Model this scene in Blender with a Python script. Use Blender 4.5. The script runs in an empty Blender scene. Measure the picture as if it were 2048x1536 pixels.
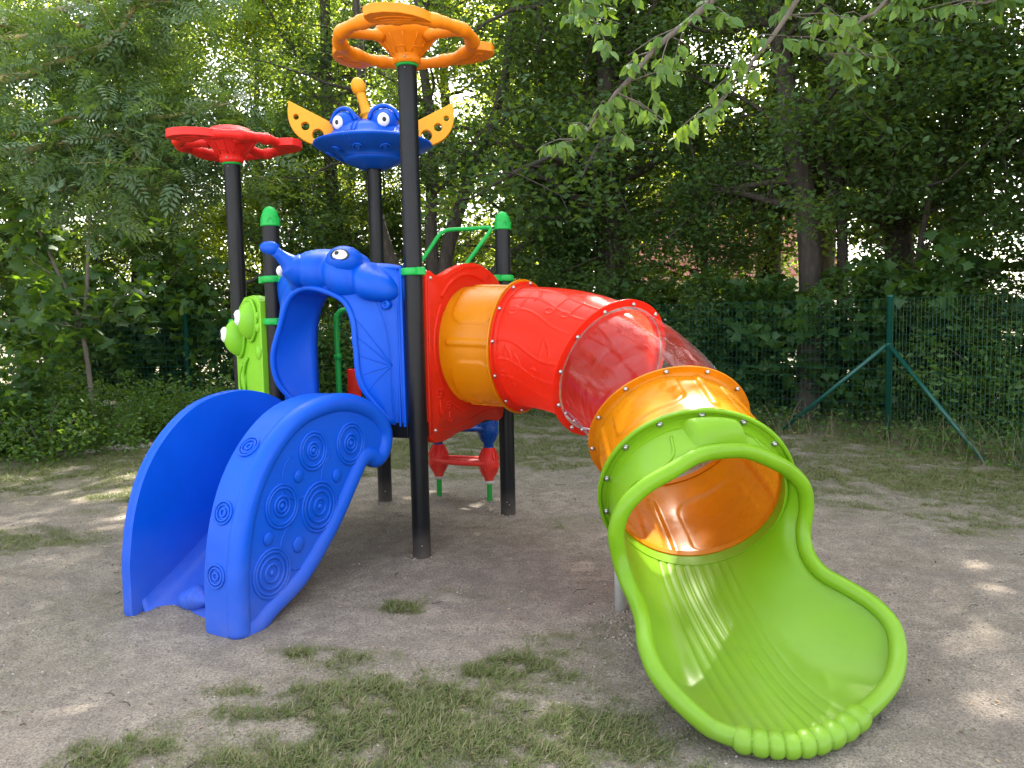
import bpy, math, random
import numpy as np
from mathutils import Vector, Matrix
from mathutils.geometry import tessellate_polygon

# ------------------------------------------------------------------ camera, sky, sun, exposure
scene = bpy.context.scene
COL = scene.collection
FOCAL, PITCH, ROLL, EYE = 1555.0, 0.0862, -0.0198, 1.51

def cam_axes():
    cp, sp = math.cos(PITCH), math.sin(PITCH)
    f = np.array([0, cp, -sp]); r = np.array([1.0, 0, 0]); u = np.array([0, sp, cp])
    c, s = math.cos(ROLL), math.sin(ROLL)
    return c*r + s*u, -s*r + c*u, f
_r, _u, _f = cam_axes()
cam_data = bpy.data.cameras.new('camera')
cam = bpy.data.objects.new('camera', cam_data); COL.objects.link(cam)
cam_data.sensor_fit = 'HORIZONTAL'; cam_data.sensor_width = 36.0
cam_data.lens = FOCAL/2048*36
cam_data.clip_start = 0.05; cam_data.clip_end = 1000
M = Matrix([[_r[0], _u[0], -_f[0], 0], [_r[1], _u[1], -_f[1], 0], [_r[2], _u[2], -_f[2], EYE], [0, 0, 0, 1]])
cam.matrix_world = M
scene.camera = cam

SUN_EL, SUN_ROT = math.radians(46), math.radians(15)      # rotation clockwise from +Y
world = bpy.data.worlds.new("World"); scene.world = world; world.use_nodes = True
wn = world.node_tree.nodes; wl = world.node_tree.links
bg = wn['Background']; sky = wn.new('ShaderNodeTexSky'); sky.sky_type = 'NISHITA'
sky.sun_disc = False; sky.sun_elevation = SUN_EL; sky.sun_rotation = SUN_ROT
sky.air_density = 1.0; sky.dust_density = 2.5; sky.ozone_density = 1.0
hs_n = wn.new('ShaderNodeHueSaturation'); hs_n.inputs['Saturation'].default_value = .42
tint = wn.new('ShaderNodeMix'); tint.data_type = 'RGBA'; tint.blend_type = 'MULTIPLY'; tint.inputs[0].default_value = 1; tint.inputs[7].default_value = (1.0, .985, .95, 1)
wl.new(sky.outputs[0], hs_n.inputs['Color']); wl.new(hs_n.outputs[0], tint.inputs[6]); wl.new(tint.outputs[2], bg.inputs[0]); bg.inputs[1].default_value = 0.15
sd = bpy.data.lights.new('sun', 'SUN'); so = bpy.data.objects.new('sun', sd); COL.objects.link(so)
sd.energy = 4.1; sd.angle = math.radians(0.5); sd.color = (1.0, 0.93, 0.82)
to_sun = Vector((math.sin(SUN_ROT)*math.cos(SUN_EL), math.cos(SUN_ROT)*math.cos(SUN_EL), math.sin(SUN_EL)))
so.rotation_euler = to_sun.to_track_quat('Z', 'Y').to_euler(); so.location = (0, 0, 30)
scene.view_settings.view_transform = 'Standard'; scene.view_settings.look = 'None'
scene.view_settings.gamma = 1.0; scene.view_settings.use_curve_mapping = False
scene.view_settings.exposure = 2.72
scene.render.engine = 'CYCLES'
cy = scene.cycles
cy.max_bounces = 7; cy.diffuse_bounces = 4; cy.glossy_bounces = 3; cy.transmission_bounces = 5
cy.transparent_max_bounces = 12; cy.use_denoising = True; cy.sample_clamp_indirect = 6.0
cy.caustics_reflective = False; cy.caustics_refractive = False

# ------------------------------------------------------------------ helpers
rng = np.random.default_rng(7)
TAU = 2*math.pi

def tag(o, label=None, cat=None, group=None, kind=None):
    if label: o['label'] = label
    if cat: o['category'] = cat
    if group: o['group'] = group
    if kind: o['kind'] = kind
    return o

def empty(name, loc=(0, 0, 0), parent=None):
    o = bpy.data.objects.new(name, None); COL.objects.link(o); o.location = loc
    if parent: o.parent = parent
    return o

def obj(name, me, parent=None, mat=None):
    o = bpy.data.objects.new(name, me); COL.objects.link(o)
    if parent: o.parent = parent
    if mat is not None and not me.materials: me.materials.append(mat)
    return o

def quads_mesh(name, V, F, smooth=True, attr=None):
    """V (n,3); F (m,k) equal sided faces."""
    V = np.asarray(V, np.float32); F = np.asarray(F, np.int32)
    me = bpy.data.meshes.new(name)
    me.vertices.add(len(V)); me.vertices.foreach_set('co', V.ravel())
    m, k = F.shape
    me.loops.add(m*k); me.loops.foreach_set('vertex_index', F.ravel())
    me.polygons.add(m); me.polygons.foreach_set('loop_start', np.arange(0, m*k, k, dtype=np.int32))
    me.polygons.foreach_set('loop_total', np.full(m, k, np.int32))
    me.update(calc_edges=True)
    if smooth: me.polygons.foreach_set('use_smooth', np.ones(m, bool))
    if attr:
        for nm, a in attr.items():
            at = me.attributes.new(nm, 'FLOAT', 'POINT'); at.data.foreach_set('value', np.asarray(a, np.float32).ravel())
    me.update()
    return me

class MB:
    """collects polygons of one part and links them as one mesh object"""
    def __init__(s): s.v = []; s.f = []
    def add(s, V, F):
        n = len(s.v); s.v += [tuple(map(float, p)) for p in V]; s.f += [tuple(int(i)+n for i in q) for q in F]; return s
    def build(s, name, mat, parent=None, smooth=True, bevel=0, solid=0, sub=0, auto=None):
        me = bpy.data.meshes.new(name); me.from_pydata(s.v, [], s.f); me.update()
        if smooth: me.polygons.foreach_set('use_smooth', [True]*len(me.polygons))
        if auto: me.set_sharp_from_angle(angle=math.radians(auto))
        o = obj(name, me, parent, mat)
        if solid:
            m = o.modifiers.new('solid', 'SOLIDIFY'); m.thickness = solid; m.offset = 0
        if bevel:
            m = o.modifiers.new('bevel', 'BEVEL'); m.width = bevel; m.segments = 3; m.limit_method = 'ANGLE'; m.angle_limit = math.radians(40); m.harden_normals = True
        if sub:
            m = o.modifiers.new('sub', 'SUBSURF'); m.levels = sub; m.render_levels = sub
        return o

def unit(v):
    v = np.asarray(v, float); return v/np.linalg.norm(v)

def frames(P, closed=False):
    P = np.asarray(P, float); n = len(P)
    T = np.roll(P, -1, 0)-np.roll(P, 1, 0)
    if not closed: T[0] = P[1]-P[0]; T[-1] = P[-1]-P[-2]
    T /= np.linalg.norm(T, axis=1)[:, None]+1e-12
    ref = np.array([0, 0, 1.0]) if abs(T[0][2]) < .9 else np.array([1.0, 0, 0])
    A = []; a = unit(np.cross(T[0], ref))
    for i in range(n):
        a = a-T[i]*(a@T[i]); a = a/np.linalg.norm(a); A.append(a.copy())
    A = np.array(A)
    if closed:
        # spread the twist
        a2 = A[-1]-T[0]*(A[-1]@T[0]); a2 /= np.linalg.norm(a2)
        ang = math.atan2(np.cross(a2, A[0])@T[0], a2@A[0])
        for i in range(n):
            w = ang*i/n; b = np.cross(T[i], A[i]); A[i] = A[i]*math.cos(w)+b*math.sin(w)
    return T, A, np.cross(T, A)

def tube(mb, P, R, k=10, closed=False, caps=True, flat=1.0):
    P = np.asarray(P, float); n = len(P); R = np.broadcast_to(np.asarray(R, float), (n,))
    T, A, B = frames(P, closed)
    t = np.arange(k)*TAU/k
    V = (P[:, None, :]+R[:, None, None]*(np.cos(t)[None, :, None]*A[:, None, :]+flat*np.sin(t)[None, :, None]*B[:, None, :])).reshape(-1, 3)
    F = []
    for i in range(n if closed else n-1):
        j = (i+1) % n
        for q in range(k):
            F.append((i*k+q, i*k+(q+1) % k, j*k+(q+1) % k, j*k+q))
    if caps and not closed:
        F.append(tuple(range(k))[::-1]); F.append(tuple((n-1)*k+q for q in range(k)))
    return mb.add(V, F)

def lathe(mb, prof, n=32, loc=(0, 0, 0), axis=None, scale=(1, 1)):
    """prof: (r,z); axis: optional 3x3 columns (x,y,z)"""
    t = np.arange(n)*TAU/n; V = []
    for r, z in prof:
        r = max(r, 1e-4)
        for a in t: V.append((r*math.cos(a)*scale[0], r*math.sin(a)*scale[1], z))
    V = np.array(V)
    if axis is not None: V = V@np.asarray(axis).T
    V = V+np.asarray(loc)
    F = []
    for i in range(len(prof)-1):
        for q in range(n): F.append((i*n+q, i*n+(q+1) % n, (i+1)*n+(q+1) % n, (i+1)*n+q))
    F.append(tuple(range(n))[::-1]); F.append(tuple((len(prof)-1)*n+q for q in range(n)))
    return mb.add(V, F)

def ellipsoid(mb, c, r, axes=None, n=24, m=14):
    prof = [(math.sin(a), -math.cos(a)) for a in np.linspace(0.02, math.pi-.02, m)]
    V = []
    for rr, z in prof:
        for a in np.arange(n)*TAU/n: V.append((rr*math.cos(a)*r[0], rr*math.sin(a)*r[1], z*r[2]))
    V = np.array(V)
    if axes is not None: V = V@np.asarray(axes, float)      # rows are the axes
    V = V+np.asarray(c)
    F = []
    for i in range(m-1):
        for q in range(n): F.append((i*n+q, i*n+(q+1) % n, (i+1)*n+(q+1) % n, (i+1)*n+q))
    F.append(tuple(range(n))[::-1]); F.append(tuple((m-1)*n+q for q in range(n)))
    return mb.add(V, F)

def box(mb, c, s, axes=np.eye(3)):
    V = [np.asarray(c)+sx*s[0]/2*np.asarray(axes[0])+sy*s[1]/2*np.asarray(axes[1])+sz*s[2]/2*np.asarray(axes[2]) for sx in (-1, 1) for sy in (-1, 1) for sz in (-1, 1)]
    F = [(0, 1, 3, 2), (4, 6, 7, 5), (0, 4, 5, 1), (2, 3, 7, 6), (0, 2, 6, 4), (1, 5, 7, 3)]
    return mb.add(V, F)

def prism(mb, pts, d0, d1, fr):
    """pts 2D outline; fr=(origin, ex, ey, en): extruded between d0 and d1 along en"""
    o, ex, ey, en = map(lambda a: np.asarray(a, float), fr); n = len(pts)
    V = [o+ex*p[0]+ey*p[1]+en*d0 for p in pts]+[o+ex*p[0]+ey*p[1]+en*d1 for p in pts]
    if n > 30:
        tri = tessellate_polygon([[Vector((p[0], p[1], 0)) for p in pts]])
        F = [tuple(t)[::-1] for t in tri]+[tuple(i+n for i in t) for t in tri]+[(i, (i+1) % n, n+(i+1) % n, n+i) for i in range(n)]
    else: F = [tuple(range(n))[::-1], tuple(range(n, 2*n))]+[(i, (i+1) % n, n+(i+1) % n, n+i) for i in range(n)]
    return mb.add(V, F)

def catmull(P, n, closed=False):
    P = np.asarray(P, float); N = len(P)
    out = []
    if closed:
        ts = np.linspace(0, N, n, endpoint=False)
        for t in ts:
            i = int(t); u = t-i
            p0, p1, p2, p3 = P[(i-1) % N], P[i % N], P[(i+1) % N], P[(i+2) % N]
            out.append(.5*((2*p1)+(-p0+p2)*u+(2*p0-5*p1+4*p2-p3)*u*u+(-p0+3*p1-3*p2+p3)*u**3))
    else:
        ts = np.linspace(0, N-1, n)
        for t in ts:
            i = min(int(t), N-2); u = t-i
            p1, p2 = P[i], P[i+1]; p0 = P[i-1] if i > 0 else 2*p1-p2; p3 = P[i+2] if i+2 < N else 2*p2-p1
            out.append(.5*((2*p1)+(-p0+p2)*u+(2*p0-5*p1+4*p2-p3)*u*u+(-p0+3*p1-3*p2+p3)*u**3))
    return np.array(out)

def grid_mesh(name, G, closed_u=False, closed_v=False):
    """G (nu,nv,3)"""
    nu, nv = G.shape[:2]
    i = np.arange(nu if closed_u else nu-1); j = np.arange(nv if closed_v else nv-1)
    I, J = np.meshgrid(i, j, indexing='ij'); I2 = (I+1) % nu; J2 = (J+1) % nv
    F = np.stack([I*nv+J, I2*nv+J, I2*nv+J2, I*nv+J2], -1).reshape(-1, 4)
    return quads_mesh(name, G.reshape(-1, 3), F)

# ------------------------------------------------------------------ materials
def new_mat(name):
    m = bpy.data.materials.new(name); m.use_nodes = True
    nt = m.node_tree; p = nt.nodes['Principled BSDF']; return m, nt, p

def N(nt, typ, **kw):
    n = nt.nodes.new(typ)
    for k, v in kw.items():
        if k in n.inputs.keys() if hasattr(n.inputs, 'keys') else False: n.inputs[k].default_value = v
        else: setattr(n, k, v)
    return n

def ramp(nt, fac, stops):
    r = nt.nodes.new('ShaderNodeValToRGB'); e = r.color_ramp.elements
    while len(e) < len(stops): e.new(.5)
    for s, (p, c) in zip(e, stops): s.position = p; s.color = (*c, 1) if len(c) == 3 else c
    nt.links.new(fac, r.inputs[0]); return r.outputs[0]

def noise(nt, scale, detail=4, rough=.55, vec=None, dist=0):
    n = nt.nodes.new('ShaderNodeTexNoise'); n.inputs['Scale'].default_value = scale
    n.inputs['Detail'].default_value = detail; n.inputs['Roughness'].default_value = rough; n.inputs['Distortion'].default_value = dist
    if vec is not None: nt.links.new(vec, n.inputs['Vector'])
    return n.outputs[0]

def geo_pos(nt):
    return nt.nodes.new('ShaderNodeNewGeometry').outputs['Position']

def mixc(nt, fac, a, b, mode='MIX'):
    m = nt.nodes.new('ShaderNodeMix'); m.data_type = 'RGBA'; m.blend_type = mode
    for s, v in ((0, fac), (6, a), (7, b)):
        if hasattr(v, 'is_linked') or isinstance(v, bpy.types.NodeSocket): nt.links.new(v, m.inputs[s])
        elif s == 0: m.inputs[0].default_value = v
        else: m.inputs[s].default_value = (*v, 1)
    return m.outputs[2]

def math_n(nt, op, a, b=0.0):
    m = nt.nodes.new('ShaderNodeMath'); m.operation = op
    for i, v in ((0, a), (1, b)):
        if isinstance(v, bpy.types.NodeSocket): nt.links.new(v, m.inputs[i])
        else: m.inputs[i].default_value = v
    return m.outputs[0]

def bump(nt, h, strength, dist, p):
    b = nt.nodes.new('ShaderNodeBump'); b.inputs['Strength'].default_value = strength; b.inputs['Distance'].default_value = dist
    nt.links.new(h, b.inputs['Height']); nt.links.new(b.outputs[0], p.inputs['Normal']); return b

def plastic(name, col, rough=.34, dirt=.25, trans=None, spec=.28):
    """rotomoulded plastic: faint mottling, fine orange peel, dust near the ground, a little light coming through"""
    m, nt, p = new_mat(name); pos = geo_pos(nt)
    n1 = noise(nt, 2.2, 3, .5, pos)
    c2 = tuple(min(1, x*1.10+.004) for x in col); c1 = tuple(x*.93 for x in col)
    base = ramp(nt, n1, [(.3, c1), (.7, c2)])
    n2 = noise(nt, 14, 6, .7, pos, .4)
    smudge = ramp(nt, n2, [(.55, (0, 0, 0)), (.78, (1, 1, 1))])
    sep = nt.nodes.new('ShaderNodeSeparateXYZ'); nt.links.new(pos, sep.inputs[0])
    low = nt.nodes.new('ShaderNodeMapRange'); low.inputs[1].default_value = .45; low.inputs[2].default_value = 0.0
    nt.links.new(sep.outputs[2], low.inputs[0])
    n3 = noise(nt, 7, 5, .65, pos)
    dust = math_n(nt, 'MULTIPLY', math_n(nt, 'MULTIPLY', low.outputs[0], n3), dirt*2.2)
    dust = math_n(nt, 'ADD', dust, math_n(nt, 'MULTIPLY', smudge, dirt*.05))
    mp = nt.nodes.new('ShaderNodeMapping'); mp.inputs['Rotation'].default_value = (.7, .4, .9); mp.inputs['Scale'].default_value = (9, 1, 1.5); nt.links.new(pos, mp.inputs[0])
    scr = ramp(nt, noise(nt, 26, 3, .6, mp.outputs[0], .8), [(.66, (0, 0, 0)), (.72, (1, 1, 1))])
    where = ramp(nt, noise(nt, 1.7, 3, .6, pos), [(.48, (0, 0, 0)), (.62, (1, 1, 1))])
    base = mixc(nt, math_n(nt, 'MULTIPLY', math_n(nt, 'MULTIPLY', scr, where), .16), base, tuple(min(1, x*1.25+.10) for x in col))
    grime = ramp(nt, noise(nt, 5, 8, .72, pos, .9), [(.52, (0, 0, 0)), (.75, (1, 1, 1))])
    base = mixc(nt, math_n(nt, 'MULTIPLY', grime, .22), base, tuple(x*.62 for x in col))
    out = mixc(nt, dust, base, (.25, .21, .165))
    nt.links.new(out, p.inputs['Base Color'])
    rr = math_n(nt, 'ADD', math_n(nt, 'MULTIPLY', n2, .22), rough-.11)
    nt.links.new(math_n(nt, 'ADD', rr, math_n(nt, 'MULTIPLY', dust, .5)), p.inputs['Roughness'])
    p.inputs['Specular IOR Level'].default_value = spec
    bump(nt, noise(nt, 160, 2, .5, pos), .05, .004, p)
    if trans:
        tr = nt.nodes.new('ShaderNodeBsdfTranslucent'); tr.inputs[0].default_value = (*trans[0], 1)
        mx = nt.nodes.new('ShaderNodeMixShader'); mx.inputs[0].default_value = trans[1]
        nt.links.new(p.outputs[0], mx.inputs[1]); nt.links.new(tr.outputs[0], mx.inputs[2])
        nt.links.new(mx.outputs[0], nt.nodes['Material Output'].inputs[0])
    return m

BLUE = plastic('blue_plastic', (.0, .078, .54), .40, dirt=.14, spec=.22)
NAVY = plastic('deep_blue_plastic', (.001, .050, .27), .36)
YEL = plastic('golden_plastic', (.60, .215, .001), .28, dirt=.15, trans=((1.0, .42, .01), .22))
ORA = plastic('orange_plastic', (.80, .235, .003), .42)
AMB = plastic('amber_plastic', (.78, .32, .008), .42)
REDO = plastic('red_orange_plastic', (.76, .036, .010), .32, trans=((1.0, .05, .02), .48))
RED = plastic('red_plastic', (.68, .016, .010), .42)
LIME = plastic('lime_plastic', (.165, .345, .008), .32, dirt=.12, trans=((.5, .75, .02), .12))
PEA = plastic('pea_green_plastic', (.205, .50, .022), .4)
KELLY = plastic('green_painted_metal', (.008, .36, .055), .32, dirt=.1)
WHITE = plastic('white_plastic', (.78, .78, .75), .4, dirt=.1)
INK = plastic('dark_plastic', (.02, .02, .022), .3, dirt=.05)

def black_post():
    m, nt, p = new_mat('black_powder_coated_steel'); pos = geo_pos(nt)
    n1 = noise(nt, 3, 3, .5, pos)
    sep = nt.nodes.new('ShaderNodeSeparateXYZ'); nt.links.new(pos, sep.inputs[0])
    low = nt.nodes.new('ShaderNodeMapRange'); low.inputs[1].default_value = .22; low.inputs[2].default_value = 0.0
    nt.links.new(sep.outputs[2], low.inputs[0])
    d = math_n(nt, 'MULTIPLY', math_n(nt, 'MULTIPLY', low.outputs[0], noise(nt, 12, 5, .7, pos)), .7)
    nt.links.new(mixc(nt, d, ramp(nt, n1, [(.3, (.0045, .005, .0065)), (.7, (.008, .009, .012))]), (.2, .17, .14)), p.inputs['Base Color'])
    nt.links.new(math_n(nt, 'ADD', math_n(nt, 'MULTIPLY', noise(nt, 30, 3, .5, pos), .1), .30), p.inputs['Roughness'])
    p.inputs['Specular IOR Level'].default_value = .24
    return m
BLACK = black_post()

def simple(name, col, rough=.5, metal=0, var=.12, scale=20, bmp=0):
    m, nt, p = new_mat(name); pos = geo_pos(nt)
    n1 = noise(nt, scale, 4, .6, pos)
    nt.links.new(ramp(nt, n1, [(.3, tuple(x*(1-var) for x in col)), (.7, tuple(min(1, x*(1+var)) for x in col))]), p.inputs['Base Color'])
    p.inputs['Roughness'].default_value = rough; p.inputs['Metallic'].default_value = metal
    if bmp: bump(nt, noise(nt, scale*2, 6, .7, pos), .6, bmp, p)
    return m
STEEL = simple('bolt_steel', (.42, .41, .39), .3, .9)
FENCEG = simple('dark_green_coated_steel', (.006, .075, .055), .4)
WIREG = simple('green_wire', (.012, .085, .06), .5)
DECK = simple('deck_metal', (.035, .035, .037), .5)
STONE = simple('pale_stone', (.40, .36, .32), .8, 0, .3, 9, .02)
CONC = simple('grey_concrete', (.26, .25, .24), .85, 0, .25, 14, .02)
GALV = simple('grey_painted_leg', (.36, .34, .32), .55, 0, .15, 12)

def clear_mat():
    m = bpy.data.materials.new('clear_acrylic'); m.use_nodes = True; nt = m.node_tree
    nt.nodes.remove(nt.nodes['Principled BSDF']); out = nt.nodes['Material Output']
    pos = geo_pos(nt)
    tr = nt.nodes.new('ShaderNodeBsdfTransparent'); tr.inputs[0].default_value = (.97, .965, .975, 1)
    gl = nt.nodes.new('ShaderNodeBsdfGlossy'); gl.inputs['Roughness'].default_value = .08; gl.inputs[0].default_value = (1, 1, 1, 1)
    fr = nt.nodes.new('ShaderNodeFresnel'); fr.inputs[0].default_value = 1.36
    mx = nt.nodes.new('ShaderNodeMixShader'); nt.links.new(math_n(nt, 'MULTIPLY', fr.outputs[0], .7), mx.inputs[0])
    nt.links.new(tr.outputs[0], mx.inputs[1]); nt.links.new(gl.outputs[0], mx.inputs[2])
    # scuffs: thin milky scratches running along the tube
    mp = nt.nodes.new('ShaderNodeMapping'); mp.inputs['Rotation'].default_value = (.5, .2, .9); mp.inputs['Scale'].default_value = (1, 5, 1)
    nt.links.new(pos, mp.inputs[0])
    sc = ramp(nt, noise(nt, 5, 8, .75, mp.outputs[0], .6), [(.45, (0, 0, 0)), (.8, (1, 1, 1))])
    df = nt.nodes.new('ShaderNodeBsdfDiffuse'); df.inputs[0].default_value = (.75, .72, .75, 1)
    m2 = nt.nodes.new('ShaderNodeMixShader'); nt.links.new(math_n(nt, 'ADD', math_n(nt, 'MULTIPLY', sc, .07), .008), m2.inputs[0])
    nt.links.new(mx.outputs[0], m2.inputs[1]); nt.links.new(df.outputs[0], m2.inputs[2])
    nt.links.new(m2.outputs[0], out.inputs[0]); return m
CLEAR = clear_mat()

def leaf_mat(name, dark, light, glow, gmix=.42, rough=.5, spec=.35):
    m, nt, p = new_mat(name)
    at = nt.nodes.new('ShaderNodeAttribute'); at.attribute_name = 'rnd'
    c = ramp(nt, at.outputs['Fac'], [(.0, dark), (.85, light), (1.0, tuple(min(1, x*1.5+.02) for x in light))])
    nt.links.new(c, p.inputs['Base Color']); p.inputs['Roughness'].default_value = rough
    p.inputs['Specular IOR Level'].default_value = spec
    tr = nt.nodes.new('ShaderNodeBsdfTranslucent')
    nt.links.new(ramp(nt, at.outputs['Fac'], [(0, tuple(x*.75 for x in glow)), (1, glow)]), tr.inputs[0])
    mx = nt.nodes.new('ShaderNodeMixShader'); mx.inputs[0].default_value = gmix
    nt.links.new(p.outputs[0], mx.inputs[1]); nt.links.new(tr.outputs[0], mx.inputs[2])
    nt.links.new(mx.outputs[0], nt.nodes['Material Output'].inputs[0]); return m
LEAF = leaf_mat('small_leaf', (.022, .056, .020), (.056, .112, .032), (.30, .44, .03), gmix=.36, spec=.22)
LEAF_LIT = leaf_mat('leaf_lit_tone', (.040, .090, .018), (.090, .165, .030), (.52, .62, .03), .56)  # lighter copy of the small leaf; backlit glow put into its colour
MAPLE = leaf_mat('maple_leaf', (.022, .062, .018), (.050, .115, .028), (.25, .42, .02), .35)
ASH = leaf_mat('ash_leaf', (.034, .078, .030), (.070, .130, .048), (.24, .38, .03), .30, .42, .5)
CHERRY = leaf_mat('cherry_leaf', (.07, .16, .045), (.12, .22, .055), (.30, .48, .03), .42)
SHRUB = leaf_mat('shrub_leaf', (.026, .070, .014), (.070, .140, .026), (.28, .45, .02), .35)
GRASS = leaf_mat('grass_blade', (.062, .100, .026), (.170, .190, .062), (.24, .32, .06), .25, .6)
STRAW = leaf_mat('dry_grass', (.17, .14, .08), (.32, .27, .16), (.3, .25, .12), .2, .7)

def bark_mat(name, a, b):
    m, nt, p = new_mat(name); pos = geo_pos(nt)
    mp = nt.nodes.new('ShaderNodeMapping'); mp.inputs['Scale'].default_value = (1, 1, .25); nt.links.new(pos, mp.inputs[0])
    n1 = noise(nt, 22, 6, .7, mp.outputs[0], .5)
    nt.links.new(ramp(nt, n1, [(.3, a), (.7, b)]), p.inputs['Base Color']); p.inputs['Roughness'].default_value = .85
    bump(nt, n1, .8, .03, p); return m
BARK = bark_mat('dark_bark', (.018, .014, .011), (.075, .06, .048))
LICHEN = bark_mat('lichened_bark', (.13, .115, .05), (.34, .29, .10))
TWIG = bark_mat('grey_twig', (.10, .085, .07), (.20, .17, .14))

# ------------------------------------------------------------------ ground
def vnoise(x, y, seed=0):
    """smooth value noise, numpy"""
    xi = np.floor(x).astype(np.int64); yi = np.floor(y).astype(np.int64); xf = x-xi; yf = y-yi
    def h(a, b):
        n = (a*374761393+b*668265263+seed*974634777) & 0x7fffffff
        n = ((n ^ (n >> 13))*1274126177) & 0x7fffffff
        return ((n ^ (n >> 16)) & 0xffff)/65535.0
    u = xf*xf*(3-2*xf); v = yf*yf*(3-2*yf)
    return (h(xi, yi)*(1-u)+h(xi+1, yi)*u)*(1-v)+(h(xi, yi+1)*(1-u)+h(xi+1, yi+1)*u)*v

def fbm(x, y, s, o=4, seed=0):
    r = 0; a = .5; t = 0
    for i in range(o):
        r = r+a*vnoise(x*s, y*s, seed+i); t += a; a *= .5; s *= 2.03
    return r/t

FOOT = [(-.589, 4.788), (-.048, 5.812), (-1.071, 6.35), (-1.612, 5.33), (-1.966, 5.66), (-.64, 6.5), (-.2, 6.28), (.55, 3.84)]
def ground_z(x, y):
    x = np.asarray(x, float); y = np.asarray(y, float)
    z = (fbm(x, y, .45, 3, 3)-.5)*.10+(fbm(x, y, 2.4, 3, 9)-.5)*.045+(fbm(x, y, 9, 3, 19)-.5)*.022
    for fx, fy in FOOT: z = z*(1-.7*np.exp(-((x-fx)**2+(y-fy)**2)/.25))+.022*np.exp(-((x-fx)**2+(y-fy)**2)/.018)
    # heap of sand swept up at the foot of the blue slide, bowl under the green chute
    z = z*(1-.9*np.exp(-((x-.95)**2+(y-2.9)**2)/.5))-.012*np.exp(-((x-.95)**2+(y-2.9)**2)/.3)
    z = z*(1-.7*np.exp(-((x+1.65)**2+(y-3.95)**2)/.2))+.03*np.exp(-((x+1.80)**2+(y-4.12)**2)/.03)
    z = z+.10*np.exp(-((x+.3)**2+(y-6.5)**2)/.02)*0
    return z

def seg_d(x, y, a, b):
    ax, ay = a; bx, by = b; t = np.clip(((x-ax)*(bx-ax)+(y-ay)*(by-ay))/((bx-ax)**2+(by-ay)**2), 0, 1)
    return np.hypot(x-ax-t*(bx-ax), y-ay-t*(by-ay))

# where turf grows: (x, y, rx, ry, strength)
PATCH = [(-.58, 2.74, .60, .42, 1.0), (.12, 2.66, .46, .36, .85), (-.2, 2.35, .75, .22, .9), (-.15, 2.90, .35, .16, .55), (-.95, 3.02, .22, .13, .8), (-.10, 3.28, .20, .12, .95), (.14, 3.30, .22, .15, .85),
         (.33, 3.10, .12, .12, .75), (.28, 3.55, .20, .10, .55), (-.62, 4.02, .16, .09, .9), (-.42, 4.2, .16, .05, .7), (-.95, 3.48, .16, .05, .7), (-1.50, 2.62, .14, .14, .8),
         (-1.30, 2.62, .10, .10, .7), (-2.05, 2.95, .07, .05, .8), (-3.80, 5.40, .75, .24, 1.3), (-3.50, 5.0, .14, .07, .8), (-3.25, 6.75, .55, .22, 1.2), (-3.3, 6.2, .3, .1, .4), (-2.1, 2.35, .15, .06, .5),
         (-.75, 3.35, .22, .1, .45), (.45, 2.45, .18, .12, .7), (.05, 2.2, .5, .2, .9), (-.35, 2.75, .5, .12, .7), (.6, 5.6, .35, .15, .55), (.38, 5.45, .12, .06, .8), (3.2, 5.2, .5, .18, .8),
         (2.9, 3.0, .2, .08, .4), (2.0, 2.45, .2, .06, .4)]
def turf(x, y):
    n = fbm(x, y, 2.6, 4, 31); m = fbm(x, y, 10, 3, 41); k = fbm(x, y, 30, 2, 51)
    wx = x+(fbm(x, y, 5, 3, 61)-.5)*.30; wy = y+(fbm(x, y, 5, 3, 71)-.5)*.22
    d = np.zeros_like(x)
    for px, py, rx, ry, s in PATCH:
        q = np.sqrt(((wx-px)/rx)**2+((wy-py)/ry)**2)
        d = np.maximum(d, s*np.clip(1.55-q, 0, 1))
    back = np.clip((wy-(7.0+.2*np.sin(x*1.3)-.6*(x < -2.5)-.25*np.clip(x, 0, 6)))/1.2, 0, 1)
    right = np.clip((wx-1.6)/.9, 0, 1)*np.clip((wy-5.0)/.9, 0, 1)
    sand = np.exp(-(((x+.2)/.9)**2+((y-6.5)/.6)**2))
    lawn = np.maximum(back, right)*(1-.85*sand); left = np.clip((-3.2-wx)/.6, 0, 1)*np.clip((wy-7.2)/.8, 0, 1)
    d = np.maximum(d, np.maximum(lawn*1.25, left*1.1))
    thin = .10*np.clip((fbm(x, y, 1.3, 3, 81)-.50)*6, 0, 1)          # lone blades anywhere
    return np.clip(np.maximum(d*np.clip((m-.20)*2.6, .12+.25*lawn, 1.3)*np.clip((n-.22)*3.2, .3, 1.2)*(.55+.9*k), thin), 0, 1)

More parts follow.
